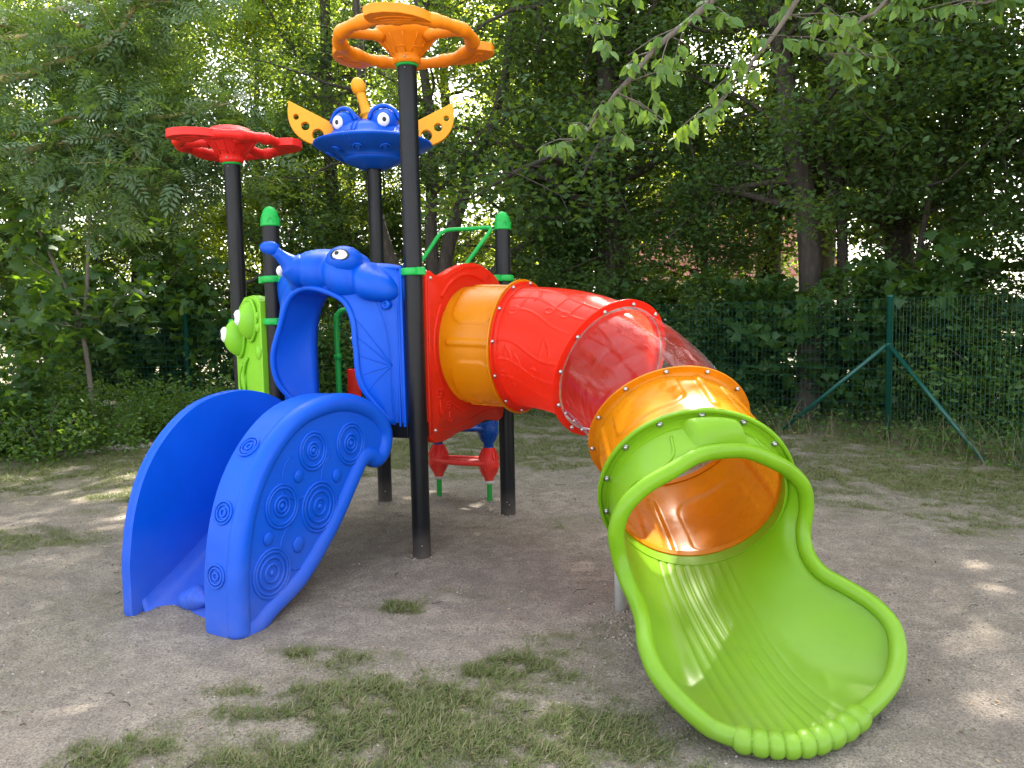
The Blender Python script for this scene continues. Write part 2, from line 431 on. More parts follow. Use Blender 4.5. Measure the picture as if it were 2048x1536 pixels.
def axis_pts(lo, hi, a, b, step, far):
    mid = np.arange(a, b+1e-6, step); left = []; right = []; d = step; p = a
    while p > lo: d = min(d*1.25, far); p -= d; left.append(p)
    d = step; p = b
    while p < hi: d = min(d*1.25, far); p += d; right.append(p)
    return np.concatenate([left[::-1], mid, right])
gx = axis_pts(-260, 260, -5.0, 5.0, .03, 20); gy = axis_pts(-200, 320, 1.6, 9.0, .03, 20)
GX, GY = np.meshgrid(gx, gy, indexing='ij'); GZ = ground_z(GX, GY)
me = grid_mesh('ground', np.stack([GX, GY, GZ], -1))
at = me.attributes.new('turf', 'FLOAT', 'POINT'); at.data.foreach_set('value', turf(GX, GY).astype(np.float32).ravel())
def ground_mat():
    m, nt, p = new_mat('sandy_soil'); pos = geo_pos(nt)
    big = noise(nt, 1.3, 8, .68, pos, .3); mid = noise(nt, 7, 6, .65, pos, .3); fine = noise(nt, 90, 5, .75, pos)
    c = ramp(nt, big, [(.3, (.305, .258, .205)), (.52, (.405, .346, .272)), (.7, (.470, .402, .315))])
    c = mixc(nt, math_n(nt, 'MULTIPLY', ramp(nt, mid, [(.42, (1, 1, 1)), (.60, (0, 0, 0))]), .55), c, (.185, .155, .130))
    c = mixc(nt, ramp(nt, fine, [(.38, (.85, .85, .85)), (.58, (0, 0, 0))]), c, (.125, .105, .088))
    c = mixc(nt, ramp(nt, noise(nt, 150, 3, .7, pos), [(.56, (0, 0, 0)), (.68, (.6, .6, .6))]), c, (.52, .47, .41))
    # pale grit and dark crumbs
    vo = nt.nodes.new('ShaderNodeTexVoronoi'); vo.inputs['Scale'].default_value = 55; nt.links.new(pos, vo.inputs['Vector'])
    grit = ramp(nt, vo.outputs['Distance'], [(.05, (1, 1, 1)), (.13, (0, 0, 0))])
    sel = ramp(nt, noise(nt, 21, 2, .5, pos), [(.56, (0, 0, 0)), (.60, (1, 1, 1))])
    c = mixc(nt, math_n(nt, 'MULTIPLY', grit, sel), c, (.50, .46, .40))
    sel2 = ramp(nt, noise(nt, 13, 2, .5, pos), [(.40, (1, 1, 1)), (.44, (0, 0, 0))])
    c = mixc(nt, math_n(nt, 'MULTIPLY', grit, math_n(nt, 'MULTIPLY', sel2, .8)), c, (.07, .055, .045))
    a = nt.nodes.new('ShaderNodeAttribute'); a.attribute_name = 'turf'
    g = mixc(nt, noise(nt, 40, 4, .7, pos), (.090, .108, .042), (.17, .16, .085))
    c = mixc(nt, math_n(nt, 'MULTIPLY', a.outputs['Fac'], .75), c, g)
    nt.links.new(c, p.inputs['Base Color']); p.inputs['Roughness'].default_value = .95; p.inputs['Specular IOR Level'].default_value = .15
    hsum = math_n(nt, 'ADD', math_n(nt, 'MULTIPLY', mid, .5), math_n(nt, 'ADD', math_n(nt, 'MULTIPLY', fine, .35), math_n(nt, 'MULTIPLY', grit, .25)))
    bump(nt, hsum, 1.0, .04, p); return m
obj('ground', me, None, ground_mat())['kind'] = 'structure'

# ------------------------------------------------------------------ the play structure (one bolted thing)
PLAY = empty('play_structure', (-1.05, 5.4, 0))
tag(PLAY, 'colourful plastic playground tower with blue slide, curved tube slide and black posts', 'play structure')
def part(name, loc=(0, 0, 0)):
    o = empty(name, (0, 0, 0), PLAY); o.matrix_parent_inverse = PLAY_INV; return o
bpy.context.view_layer.update()
PLAY_INV = Matrix.Translation(PLAY.location).inverted()
def adopt(o, parent=PLAY):
    """parent without moving: meshes are written in world coordinates"""
    d = 0; p = parent
    while p is not None and p is not PLAY: p = p.parent; d += 1
    if d >= 2: parent = parent.parent          # thing > part > sub-part, no deeper
    o.parent = parent
    if any(w in o.name for w in ('relief', 'emboss', 'screw')): o['kind'] = 'stuff'
    if parent is PLAY: o.matrix_parent_inverse = PLAY_INV
    return o
def bp(mb, name, mat, parent=PLAY, **k): return adopt(mb.build(name, mat, None, **k), parent)

P1 = np.array([-.5885, 4.7884]); TH = 1.0845
va = np.array([math.cos(TH), math.sin(TH), 0]); vb = np.array([-math.sin(TH), math.cos(TH), 0])   # a: P1->P2, b: P1->P5
SIDE = 1.157
def sqz(s, q, z):       # s out of the slide side, q across towards the left post
    return np.array([P1[0], P1[1], 0])-va*s+vb*q+np.array([0, 0, z])
Z = np.array([0, 0, 1.0])
posts = dict(front=(P1[0], P1[1], 3.01), right=(P1[0]+va[0]*SIDE, P1[1]+va[1]*SIDE, 2.17), back=(-1.071, 6.353, 2.72),
             left=(P1[0]+vb[0]*SIDE, P1[1]+vb[1]*SIDE, 2.17), far=(-1.966, 5.6625, 2.63))
posts_o = {}
for k, (x, y, h) in posts.items():
    mb = MB(); lathe(mb, [(.057, -.1), (.057, h-.004), (.053, h)], 40, (x, y, 0)); o = bp(mb, 'post', BLACK, auto=40); posts_o[k] = o
    if h < 2.5:
        mb = MB(); lathe(mb, [(.064, h-.02), (.066, h-.012), (.063, h), (.060, h+.03), (.057, h+.042), (.0585, h+.046), (.054, h+.058), (.045, h+.085), (.030, h+.104), (.012, h+.113), (0, h+.114)], 36, (x, y, 0))
        bp(mb, 'post_cap', KELLY, o)
        mb = MB()
        for i in range(5):
            a0 = i*TAU/5; t = np.linspace(0, math.pi, 12)
            tube(mb, [(x+.0625*math.cos(a0+.30*(1-2*q/math.pi)), y+.0625*math.sin(a0+.30*(1-2*q/math.pi)), h+.002+.033*math.sin(q)) for q in t], .0022, 5)
        bp(mb, 'cap_emboss', KELLY, o)
    # small grub screws that show as bright dots at foot and head
    mb = MB(); 
    for zz, aa in ((.10, -.9), (h-.02 if h > 2.5 else .12, -1.2)):
        ellipsoid(mb, (x+.0575*math.cos(aa-.5), y+.0575*math.sin(aa-.5), zz), (.004, .004, .004), n=8, m=6)
    bp(mb, 'screw', STEEL, o)

def clamp(x, y, z, az, parent):
    """green ring round a post with a lug towards az"""
    mb = MB(); t = [(.058, -.020), (.066, -.024), (.074, -.020), (.077, -.010), (.077, .010), (.074, .020), (.066, .024), (.058, .020)]
    lathe(mb, t, 36, (x, y, z))
    for d in (az, az+math.pi):
        c = np.array([x, y, z])+np.array([math.cos(d), math.sin(d), 0])*.088
        ex = np.array([math.cos(d), math.sin(d), 0]); ey = np.array([-ex[1], ex[0], 0])
        box(mb, c, (.045, .05, .046), (ex, ey, Z))
    o = bp(mb, 'clamp', KELLY, parent, bevel=.006)
    return o
ra = math.atan2(va[1], va[0]); rb_ = math.atan2(vb[1], vb[0])
for k, z, d in (('front', 1.795, rb_-.5), ('right', 1.795, ra), ('left', 1.795, rb_), ('left', 1.51, rb_-.5), ('far', 1.51, rb_-.4)):
    x, y, _ = posts[k]; clamp(x, y, z, d, posts_o[k])

# deck
mb = MB(); c = sqz(-SIDE/2, SIDE/2, .845); box(mb, c, (SIDE-.12, SIDE-.12, .03), (va, vb, Z))
dk = bp(mb, 'deck', DECK, smooth=False, bevel=.004)
mb = MB()
for (cx, ax, L) in ((sqz(0, SIDE/2, .815), vb, SIDE-.12), (sqz(-SIDE, SIDE/2, .815), vb, SIDE-.12), (sqz(-SIDE/2, 0, .815), va, SIDE-.12), (sqz(-SIDE/2, SIDE, .815), va, SIDE-.12)):
    box(mb, cx, (L, .045, .095), (ax, np.cross(Z, ax), Z))
bp(mb, 'edge_beam', BLACK, dk, smooth=False, bevel=.006)
mb = MB(); p4 = np.array([-1.966, 5.6625, .815]); p5 = np.array([*posts['left'][:2], .815]); p3 = np.array([-1.071, 6.353, .815])
for A_, B_ in ((p5, p4), (p4, p3)):
    d = unit(B_-A_); box(mb, (A_+B_)/2, (np.linalg.norm(B_-A_)-.12, .045, .095), (d, np.cross(Z, d), Z))
bp(mb, 'side_beam', BLACK, dk, smooth=False, bevel=.006)
mb = MB(); mb.add([p5+Z*.03-unit(p5-p3)*0, p4+Z*.03, p3+Z*.03, p5+Z*.045, p4+Z*.045, p3+Z*.045], [(0, 1, 2), (3, 5, 4), (0, 3, 4, 1), (1, 4, 5, 2), (2, 5, 3, 0)])
bp(mb, 'corner_plate', DECK, dk, smooth=False)

# ---- wheels on the tall posts
def wheel(k, mat, R, petals, spokes, zoff):
    x, y, h = posts[k]; root = part('wheel_topper'); z = h+zoff
    mb = MB(); lathe(mb, [(.060, h-.004), (.067, h+.0), (.067, h+.010)], 32, (x, y, 0)); bp(mb, 'gasket', KELLY, root)
    mb = MB()
    lathe(mb, [(.066, h+.010), (.078, h+.012), (.082, h+.03), (.080, h+.055), (.088, h+.062), (.135, h+.12), (.160, h+.145), (.182, h+.165), (.188, h+.19), (.180, h+.212), (.150, h+.225), (.135, h+.245), (.115, h+.252), (.0, h+.252)], 40, (x, y, 0))
    hub = bp(mb, 'hub', mat, root)
    mb = MB()
    for i in range(6):
        a = i*TAU/6+.26
        for q in (-.28, .28):
            tube(mb, [(x+r*math.cos(a+q*f), y+r*math.sin(a+q*f), h+zz) for r, zz, f in ((.088, .060, 1.2), (.112, .09, 1.0), (.138, .121, .9), (.165, .147, .9))], .004, 6)
        tube(mb, [(x+.112*math.cos(a+q), y+.112*math.sin(a+q), h+.088) for q in np.linspace(-.28, .28, 5)], .004, 6)
        t = np.linspace(0, TAU, 14, endpoint=False)
        tube(mb, [(x+.0815*math.cos(a+.5+.24*math.cos(w)), y+.0815*math.sin(a+.5+.24*math.cos(w)), h+.034+.013*math.sin(w)) for w in t], .003, 5, closed=True)
    bp(mb, 'hub_relief', mat, root)
    a = -1.62; mb = MB(); ellipsoid(mb, (x+.084*math.cos(a), y+.084*math.sin(a), h+.034), (.007, .007, .007), n=10, m=8); bp(mb, 'bolt', STEEL, root)
    # ring with sleeve-like joints
    mb = MB(); n = 144; t = np.arange(n)*TAU/n; rr = []
    for w in t:
        f = (w/TAU*12) % 1; e = min(f, 1-f)
        rr.append(.040+(.007 if e < .09 else 0)-(.004 if .40 < f < .6 else 0))
    tube(mb, [(x+R*math.cos(w), y+R*math.sin(w), z) for w in t], np.array(rr), 16, closed=True, flat=.85)
    bp(mb, 'ring', mat, root)
    for a in spokes:
        mb = MB(); a = math.radians(a); r = np.linspace(.15, R, 14)
        tube(mb, [(x+q*math.cos(a), y+q*math.sin(a), h+.165+(z-h-.165)*(q/R)) for q in r], [.050-.010*math.sin(math.pi*i/13)-(.004 if i in (3, 4, 10) else 0) for i in range(14)], 14, flat=.75)
        bp(mb, 'spoke', mat, root)
    for a in petals:
        mb = MB(); a = math.radians(a); pts = []
        for d, r in ((-21, R-.01), (-21, R+.07), (-19, R+.125), (-13, R+.152), (-5, R+.155), (4, R+.138), (12, R+.108), (19, R+.075), (25, R+.042), (30, R+.008)):
            w = a+math.radians(d); pts.append((r*math.cos(w), r*math.sin(w)))
        for d in (30, 20, 10, 0, -10, -21):
            w = a+math.radians(d); pts.append(((R-.015)*math.cos(w), (R-.015)*math.sin(w)))
        prism(mb, pts, -.026, .026, ((x, y, z), (1, 0, 0), (0, 1, 0), (0, 0, 1)))
        pe = bp(mb, 'petal', mat, root, bevel=.020)
        mb = MB(); q = [(R+.045+(.045-abs(d+3)*.0012 if e else 0))*np.array([math.cos(a+math.radians(d)), math.sin(a+math.radians(d))]) for e, ds in ((1, range(-14, 15, 3)), (0, range(12, -15, -3))) for d in ds]
        for zz in (-.0265,): tube(mb, [(x+p[0], y+p[1], z+zz) for p in q], .0045, 6, closed=True)
        bp(mb, 'petal_relief', mat, pe)
wheel('front', ORA, .392, (270, 30, 150), (330, 210, 90), .138)
wheel('far', RED, .345, (8, 128, 248), (310, 190, 70), .135)

# ---- saucer with eyes on the back post
x, y, h = posts['back']; root = part('saucer_topper'); SQ = .80
SM = lambda prof: [(r_, h+(z_-h)*SQ) for r_, z_ in prof]
mb = MB()
lathe(mb, SM([(.06, h-.02), (.09, h-.02), (.13, h+.0), (.215, h+.045), (.235, h+.06), (.240, h+.078), (.225, h+.088), (.30, h+.115), (.40, h+.165), (.455, h+.200), (.470, h+.215), (.468, h+.228), (.43, h+.245),
           (.37, h+.265), (.34, h+.285), (.32, h+.33), (.28, h+.375), (.20, h+.41), (.10, h+.43), (0, h+.435)]), 64, (x, y, 0))
body = bp(mb, 'saucer_body', BLUE, root)
face = math.atan2(-1, -.18)           # looks towards the lawn, a little to the left
mb = MB()
for i in range(7):
    a = face+(i-3)*.62
    r0 = .335; c = np.array([x+r0*math.cos(a), y+r0*math.sin(a), h+.128*SQ])
    ex = np.array([-math.sin(a), math.cos(a), 0]); nn = unit([math.cos(a)*.40, math.sin(a)*.40, -.9]); ey = np.cross(nn, ex)
    for R_, rad in ((.036, .008), (.014, .010)):
        tube(mb, [c+nn*.004+R_*(math.cos(t)*ex+math.sin(t)*ey) for t in np.arange(18)*TAU/18], rad, 6, closed=True)
for k in range(22):                    # two rows of rivets over the brow and down the hull
    f = k/21
    prof = [(.10, .432), (.20, .412), (.28, .377), (.32, .332), (.345, .285), (.43, .247), (.462, .205), (.40, .166), (.32, .124)]
    g = f*(len(prof)-1); i = min(int(g), len(prof)-2); w = g-i; r0 = prof[i][0]*(1-w)+prof[i+1][0]*w; zz = prof[i][1]*(1-w)+prof[i+1][1]*w
    for s_ in (-1, 1):
        a = face-.10+s_*.018/r0
        ellipsoid(mb, (x+r0*math.cos(a), y+r0*math.sin(a), h+zz*SQ), (.0065, .0065, .0065), n=8, m=6)
bp(mb, 'rivet_relief', BLUE, body)
fx = np.array([math.cos(face), math.sin(face), 0]); fy = np.array([-fx[1], fx[0], 0])
for s_, dz in ((-1, 0), (1, 0)):
    cc = np.array([x, y, h+.308])+fx*.140+fy*.150*s_
    look = unit(fx*.96+fy*.26*s_+Z*(-.05)); sx = unit(np.cross(Z, look)); up = np.cross(look, sx)
    mb = MB(); ellipsoid(mb, cc, (.108, .140, .106), (sx, look, up), 28, 16)
    o = bp(mb, 'eye_socket', BLUE, root)
    mb = MB(); tube(mb, [cc+look*.055+.118*(math.cos(t)*sx*.98+math.sin(t)*up)+look*.045*math.sin(t)*0 for t in np.linspace(.15, math.pi-.15, 20)], .016, 8); bp(mb, 'eyelid', BLUE, o)
    mb = MB(); ec = cc+look*.128+up*.000; ellipsoid(mb, ec, (.046, .026, .052), (sx, look, up), 24, 14); e = bp(mb, 'eye', WHITE, root)
    mb = MB(); ellipsoid(mb, ec+look*.019+sx*.006, (.018, .010, .021), (sx, look, up), 18, 10); bp(mb, 'pupil', INK, e)
# antenna
mb = MB(); A0 = np.array([x, y, h+.275]); L_ = unit(np.array([-.28, -.02, 1]))
prof = [(.066, 0), (.060, .03), (.050, .07), (.047, .085), (.064, .095), (.066, .105), (.050, .118), (.045, .135), (.058, .147), (.058, .156), (.043, .168), (.038, .21), (.036, .30), (.034, .33)]
sx = unit(np.cross([0, 1, 0], L_)); sy = np.cross(L_, sx)
lathe(mb, prof, 24, A0, np.stack([sx, sy, L_], 1)); an = bp(mb, 'antenna', AMB, root)
mb = MB(); ellipsoid(mb, A0+L_*.370, (.058, .058, .072), (sx, sy, L_), 24, 16); bp(mb, 'antenna_ball', AMB, an)
# wings with three holes
def wing(sgn):
    o = np.array([x, y, h+.165])+fy*0; ex = unit(np.array([sgn*1.0, 0.12*sgn, 0])); ey = unit(Z+0*ex)
    out = [(.28, .155), (.635, .335)] ; arc = []
    for t in np.linspace(0, 1, 14):      # from tip down round to the root
        p0 = np.array([.635, .335]); p1 = np.array([.70, .08]); p2 = np.array([.47, -.03]); p3 = np.array([.33, .02])
        arc.append(tuple((1-t)**3*p0+3*(1-t)**2*t*p1+3*(1-t)*t*t*p2+t**3*p3))
    out += arc[1:]
    me_ = bpy.data.curves.new('wing', 'CURVE'); me_.dimensions = '2D'; me_.fill_mode = 'BOTH'; me_.extrude = .022; me_.bevel_depth = .006; me_.bevel_resolution = 2
    for poly in [out]+[[(cx+r*math.cos(t), cz+r*math.sin(t)) for t in np.arange(20)*TAU/20] for cx, cz, r in ((.425, .085, .050), (.52, .150, .038), (.588, .220, .027))]:
        sp = me_.splines.new('POLY'); sp.points.add(len(poly)-1); sp.use_cyclic_u = True
        for q, pnt in zip(sp.points, poly): q.co = (pnt[0]*1.0, pnt[1], 0, 1)
    tmp = bpy.data.objects.new('tmp', me_); COL.objects.link(tmp); bpy.context.view_layer.update()
    mesh = bpy.data.meshes.new_from_object(tmp.evaluated_get(bpy.context.evaluated_depsgraph_get())); bpy.data.objects.remove(tmp)
    Mx = Matrix([[ex[0], ey[0], np.cross(ex, ey)[0], o[0]], [ex[1], ey[1], np.cross(ex, ey)[1], o[1]], [ex[2], ey[2], np.cross(ex, ey)[2], o[2]], [0, 0, 0, 1]])
    mesh.transform(Mx); mesh.name = 'wing'; mesh.materials.clear()
    w = obj('wing', mesh, None, AMB); adopt(w, root)
wing(-1); wing(1)

# ---- blue slide with two D-shaped side walls
OUT = [(1.38, -.06), (1.392, .15), (1.385, .30), (1.34, .53), (1.25, .74), (1.10, .92), (.90, 1.05), (.65, 1.10), (.42, 1.078), (.22, .99), (.11, .87), (.095, .76), (.135, .67), (.205, .622), (.27, .625), (.345, .655), (.437, .553), (.626, .334), (.883, .113), (1.11, .010), (1.24, -.06)]
outline = catmull(OUT, 110, closed=True)
def inset(P, d):
    n = len(P); T = np.roll(P, -1, 0)-np.roll(P, 1, 0); T /= np.linalg.norm(T, axis=1)[:, None]
    Nn = np.stack([-T[:, 1], T[:, 0]], 1); area = .5*np.sum(P[:, 0]*np.roll(P[:, 1], -1)-np.roll(P[:, 0], -1)*P[:, 1])
    if area < 0: Nn = -Nn
    return P+Nn*d
slide = part('blue_slide')
def ring_emboss(mb, s, q, z, radii, sgn, r=.0095):
    for R_ in radii:
        tube(mb, [sqz(s+R_*math.cos(t), q, z+R_*math.sin(t)) for t in np.arange(32)*TAU/32], r, 6, closed=True)
def side_wall(q_in, q_out, fancy):
    sg = 1 if q_out > q_in else -1
    fr = (sqz(0, 0, 0), -va, Z, vb)
    mb = MB(); prism(mb, [tuple(p) for p in inset(outline, .004)], q_in, q_out-sg*.03, fr)
    w = bp(mb, 'side_wall', BLUE, slide, bevel=.014)
    # rolled rim: fat on the outer face
    mb = MB(); P = inset(outline, .054 if fancy else .036)
    tube(mb, [sqz(p[0], q_out-sg*(.040 if fancy else .028), p[1]) for p in P], .056 if fancy else .037, 18, closed=True)
    bp(mb, 'rolled_rim', BLUE, w)
    mb = MB(); prism(mb, [tuple(p) for p in inset(outline, .085)], q_out-sg*.028, q_out-sg*.016, fr)
    bp(mb, 'face_plate', BLUE, w, bevel=.006)
    if fancy:
        q = q_out-sg*.015
        for s, z, rs in ((.485, .804, (.118, .10, .055, .032)), (.796, .812, (.102, .084, .045, .026)), (1.043, .565, (.112, .095, .052, .03)), (.765, .499, (.135, .115, .085, .045)), (1.134, .239, (.125, .108, .080, .045))):
            mb = MB(); ring_emboss(mb, s, q, z, rs, sg); ellipsoid(mb, sqz(s, q, z), (.017, .012, .017), (-va, vb, Z), 14, 8); bp(mb, 'moulded_rings', BLUE, w)
        mb = MB()
        for s, z, R_ in ((.616, .643, .13), (.939, .336, .13), (.917, .696, .12)):
            tube(mb, [sqz(s+R_*math.cos(t), q, z+R_*math.sin(t)) for t in np.linspace(-2.0, 1.2, 24)], .005, 6)
        bp(mb, 'arc_relief', BLUE, w)
        for s, z, R_ in ((.616, .643, .038), (.917, .696, .034), (1.149, .421, .034), (.939, .336, .042)):
            mb = MB(); lathe(mb, [(R_, -.004), (R_, .006), (R_-.006, .011), (0, .012)], 24, sqz(s, q, z), np.stack([-va, Z, vb*sg], 1)); bp(mb, 'moulded_disc', BLUE, w)
    if not fancy: return
    # ring bosses on the broad top band
    qm = (q_in+q_out-sg*.05)/2
    P = outline; 
    for tgt in ((1.142, .86), (1.31, .60), (1.385, .30)) if fancy else ((1.2, .79), (1.34, .53)):
        i = int(np.argmin(np.hypot(P[:, 0]-tgt[0], P[:, 1]-tgt[1]))); T = unit(P[(i+1) % 110]-P[i-1]); t3 = -va*T[0]+Z*T[1]
        nn = np.cross(vb, t3); nn = nn*(1 if nn@(-va*.6+Z*.5) > 0 else -1)
        c = sqz(P[i][0], qm, P[i][1])-nn*.001; mb = MB()
        for R_, rad in ((.056, .006), (.040, .006), (.017, .007)):
            tube(mb, [c+R_*(math.cos(t)*vb+math.sin(t)*t3) for t in np.arange(28)*TAU/28], rad, 6, closed=True)
        bp(mb, 'moulded_rings', BLUE, w)
side_wall(.330, .118, True); side_wall(.885, .962, False)
# chute between the walls
ZF = catmull([(-.06, .862), (.05, .860), (.16, .83), (.28, .745), (.42, .615), (.60, .43), (.80, .262), (1.0, .13), (1.18, .03), (1.33, -.05)], 46)
cr = []
for t in np.linspace(0, 1, 25):
    q = .322+t*(.893-.322); e = max(0, .10-min(q-.322, .893-q)); cr.append((q, .10-math.sqrt(max(.10**2-e*e, 0))))
cr = [(.318, .20)]+cr+[(.897, .20)]
G = np.array([[sqz(s+.35*dz*max(0, 1-s/1.15), q, z+dz*min(1, max(0, (s+.02)/.38))) for q, dz in cr] for s, z in ZF])
o = obj('chute', grid_mesh('chute', G), None, BLUE); adopt(o, slide); md = o.modifiers.new('solid', 'SOLIDIFY'); md.thickness = .010; md.offset = 0
# cone-nosed grip at the foot, two stepping bumps beside the wall
mb = MB(); ax = unit(-va*.25-vb*.95+Z*.05); sx = unit(np.cross(ax, Z)); sy = np.cross(sx, ax)
lathe(mb, [(.0, -.085), (.045, -.08), (.062, -.05), (.066, -.03), (.058, -.024), (.066, -.015), (.067, .0), (.058, .006), (.060, .016), (.050, .022), (.046, .03), (.022, .075), (.004, .10)], 24, sqz(1.20, .60, .055), np.stack([sx, sy, ax], 1))
ellipsoid(mb, sqz(1.20, .66, .04), (.06, .085, .06), (-va, vb, Z), 20, 12)
bp(mb, 'cone_grip', BLUE, slide)
for s, z in ((.90, .235), (.62, .455)):
    mb = MB(); box(mb, sqz(s, .40, z), (.085, .12, .085), (unit(-va*.8-Z*.55), vb, unit(-va*.55+Z*.8))); bp(mb, 'stepping_bump', BLUE, slide, bevel=.026)

# ---- blue entrance arch with a caterpillar-like head
arch = part('entrance_arch')
UA = [(-.02, .36, .86), (-.02, .36, 1.15), (-.02, .365, 1.38), (-.02, .40, 1.56), (-.02, .49, 1.68), (-.02, .60, 1.72), (-.02, .71, 1.68), (-.02, .80, 1.56), (-.02, .835, 1.38), (-.02, .84, 1.12), (-.02, .84, .86)]
UB = [(.03, .17, .86), (.17, .285, 1.10), (.20, .30, 1.34), (.205, .315, 1.52), (.21, .40, 1.645), (.24, .62, 1.715), (.22, .80, 1.655), (.205, .91, 1.47), (.20, .985, 1.28), (.16, .985, 1.10), (.06, .90, .94)]
UC = [(.012, .150, .845), (.03, .135, 1.08), (.04, .14, 1.34), (.05, .17, 1.55), (.08, .26, 1.74), (.10, .60, 1.84), (.08, .95, 1.74), (.05, 1.05, 1.55), (.03, 1.075, 1.30), (.02, 1.06, 1.08), (.012, .93, .89)]
UD = [(.012, .085, .842), (.012, .083, 1.08), (.012, .083, 1.34), (.012, .083, 1.55), (.012, .085, 1.825), (.012, .60, 1.86), (.012, 1.08, 1.825), (.012, 1.085, 1.55), (.012, 1.085, 1.30), (.012, 1.085, 1.08), (.012, 1.085, .842)]
def UU(L, n=80): return catmull(L, n)
A_, B_, C_, D_ = map(UU, (UA, UB, UC, UD)); rows = []
for t in np.linspace(0, 1, 9): 
    w = t; rows.append(A_*(1-w)+B_*w+np.array([-.02, 0, 0])*math.sin(math.pi*t))
NA = len(rows)
for t in np.linspace(0, 1, 14)[1:]:
    bul = math.sin(math.pi*t)*.02; rows.append(B_*(1-t)+C_*t+np.array([bul, 0, 0]))
rows.append(C_*.5+D_*.5); rows.append(D_)
rows.append(D_-np.array([.05, 0, 0])); rows.append(A_*.15+D_*.85-np.array([.055, 0, 0])); rows.append(A_-np.array([.04, 0, 0]))
G = np.array([[sqz(*p) for p in r] for r in rows])
o = obj('arch_shell', grid_mesh('arch_shell', G, closed_u=True), None, BLUE); adopt(o, arch)
mb = MB(); tube(mb, [sqz(p[0]+.004, p[1], p[2]) for p in B_], .018, 12); bp(mb, 'mouth_rim', BLUE, arch)
# bright edge fins of the plate
mb = MB()
for q0, q1 in ((.070, .090), (.108, .122)):
    prism(mb, [(q0, .838), (q1, .838), (q1, 1.80), (q1-.004, 1.823), (q0, 1.823)], .0, .03, (sqz(0, 0, 0), vb, Z, -va))
prism(mb, [(.07, 1.815), (.36, 1.822), (.36, 1.838), (.07, 1.832)], .0, .03, (sqz(0, 0, 0), vb, Z, -va))
bp(mb, 'plate_flange', BLUE, arch, bevel=.005)
# fan of ribs on the flared cheek
mb = MB()
def flare(u, t):
    i = u*79; k = int(min(i, 78)); w = i-k; b = B_[k]*(1-w)+B_[k+1]*w; c = C_[k]*(1-w)+C_[k+1]*w
    return sqz(*(b*(1-t)+c*t+np.array([math.sin(math.pi*t)*.02+.001, 0, 0])))
for u1 in (.30, .235, .18, .13, .08):
    tube(mb, [flare(.155*(1-t)+u1*t, .93-.87*t) for t in np.linspace(0, 1, 14)], np.linspace(.006, .003, 14), 6)
tube(mb, [flare(u, .80+.1*math.sin(math.pi*u/.36)) for u in np.linspace(.0, .36, 24)], .0035, 6)
bp(mb, 'fan_relief', BLUE, arch)
mb = MB(); lathe(mb, [(.028, -.01), (.030, .03), (.026, .04), (.014, .042), (.012, .030), (0, .030)], 20, sqz(.04, .165, 1.60), np.stack([vb, Z, -va], 1)); bp(mb, 'knob', BLUE, arch)
# head lobes
hd = part('animal_head')
HQ = [.095, .108, .14, .205, .25, .285, .31, .345, .40, .455, .49, .515, .55, .61, .67, .73, .77, .81, .845, .87]
HT = [1.70, 1.735, 1.775, 1.815, 1.846, 1.868, 1.864, 1.905, 1.935, 1.945, 1.938, 1.930, 1.948, 1.965, 1.962, 1.940, 1.915, 1.875, 1.82, 1.76]
HB = [1.665, 1.640, 1.622, 1.615, 1.615, 1.622, 1.640, 1.632, 1.630, 1.645, 1.660, 1.680, 1.672, 1.678, 1.678, 1.668, 1.662, 1.668, 1.685, 1.72]
HS = [.04, .09, .135, .215, .235, .225, .215, .25, .285, .28, .262, .255, .285, .31, .315, .30, .27, .22, .15, .09]
G = []
for q in np.linspace(.096, .869, 90):
    zt, zb, sf = np.interp(q, HQ, HT), np.interp(q, HQ, HB), np.interp(q, HQ, HS)
    gr = 1-.055*math.exp(-((q-.31)/.010)**2)-.055*math.exp(-((q-.512)/.010)**2)-.05*math.exp(-((q-.765)/.009)**2); row = []
    for w in np.arange(44)*TAU/44:
        c_, s_ = math.cos(w), math.sin(w); e = .82
        row.append(sqz(.02+(sf-.02)*gr*abs(c_)**e*(1 if c_ > 0 else -.25), q, (zt+zb)/2+(zt-zb)/2*gr*abs(s_)**e*(1 if s_ > 0 else -1)))
    G.append(row)
G = np.array(G)
for _ in range(2): G[1:-1] = .5*G[1:-1]+.25*(G[2:]+G[:-2])
o = obj('head_shell', grid_mesh('head_shell', G, closed_v=True), None, BLUE); adopt(o, hd)
mb = MB(); ellipsoid(mb, sqz(.165, .395, 1.872), (.118, .112, .092), (-va, vb, Z), 28, 16); o = bp(mb, 'brow', BLUE, hd)
ellook = unit(-va*.84+vb*(-.38)+Z*.30); sx = unit(np.cross(Z, ellook)); up = np.cross(ellook, sx)
ec = sqz(.165, .395, 1.868)+ellook*.096
mb = MB(); tube(mb, [ec+.053*math.cos(t)*sx+.034*math.sin(t)*up+ellook*.010 for t in np.arange(28)*TAU/28], .005, 6, closed=True); bp(mb, 'eye_rim', INK, hd)
mb = MB(); ellipsoid(mb, ec, (.050, .026, .038), (sx, ellook, up), 24, 12); e = bp(mb, 'eye', WHITE, hd)
mb = MB(); ellipsoid(mb, ec+ellook*.021-sx*.014+up*.008, (.016, .008, .015), (sx, ellook, up), 16, 10); bp(mb, 'pupil', INK, hd)
ellook2 = unit(-va*.5+vb*.85+Z*.1); ec2 = sqz(.22, .865, 1.83); sx2 = unit(np.cross(Z, ellook2)); up2 = np.cross(ellook2, sx2)
mb = MB(); ellipsoid(mb, ec2, (.04, .03, .035), (sx2, ellook2, up2), 16, 10); bp(mb, 'eye', WHITE, hd)
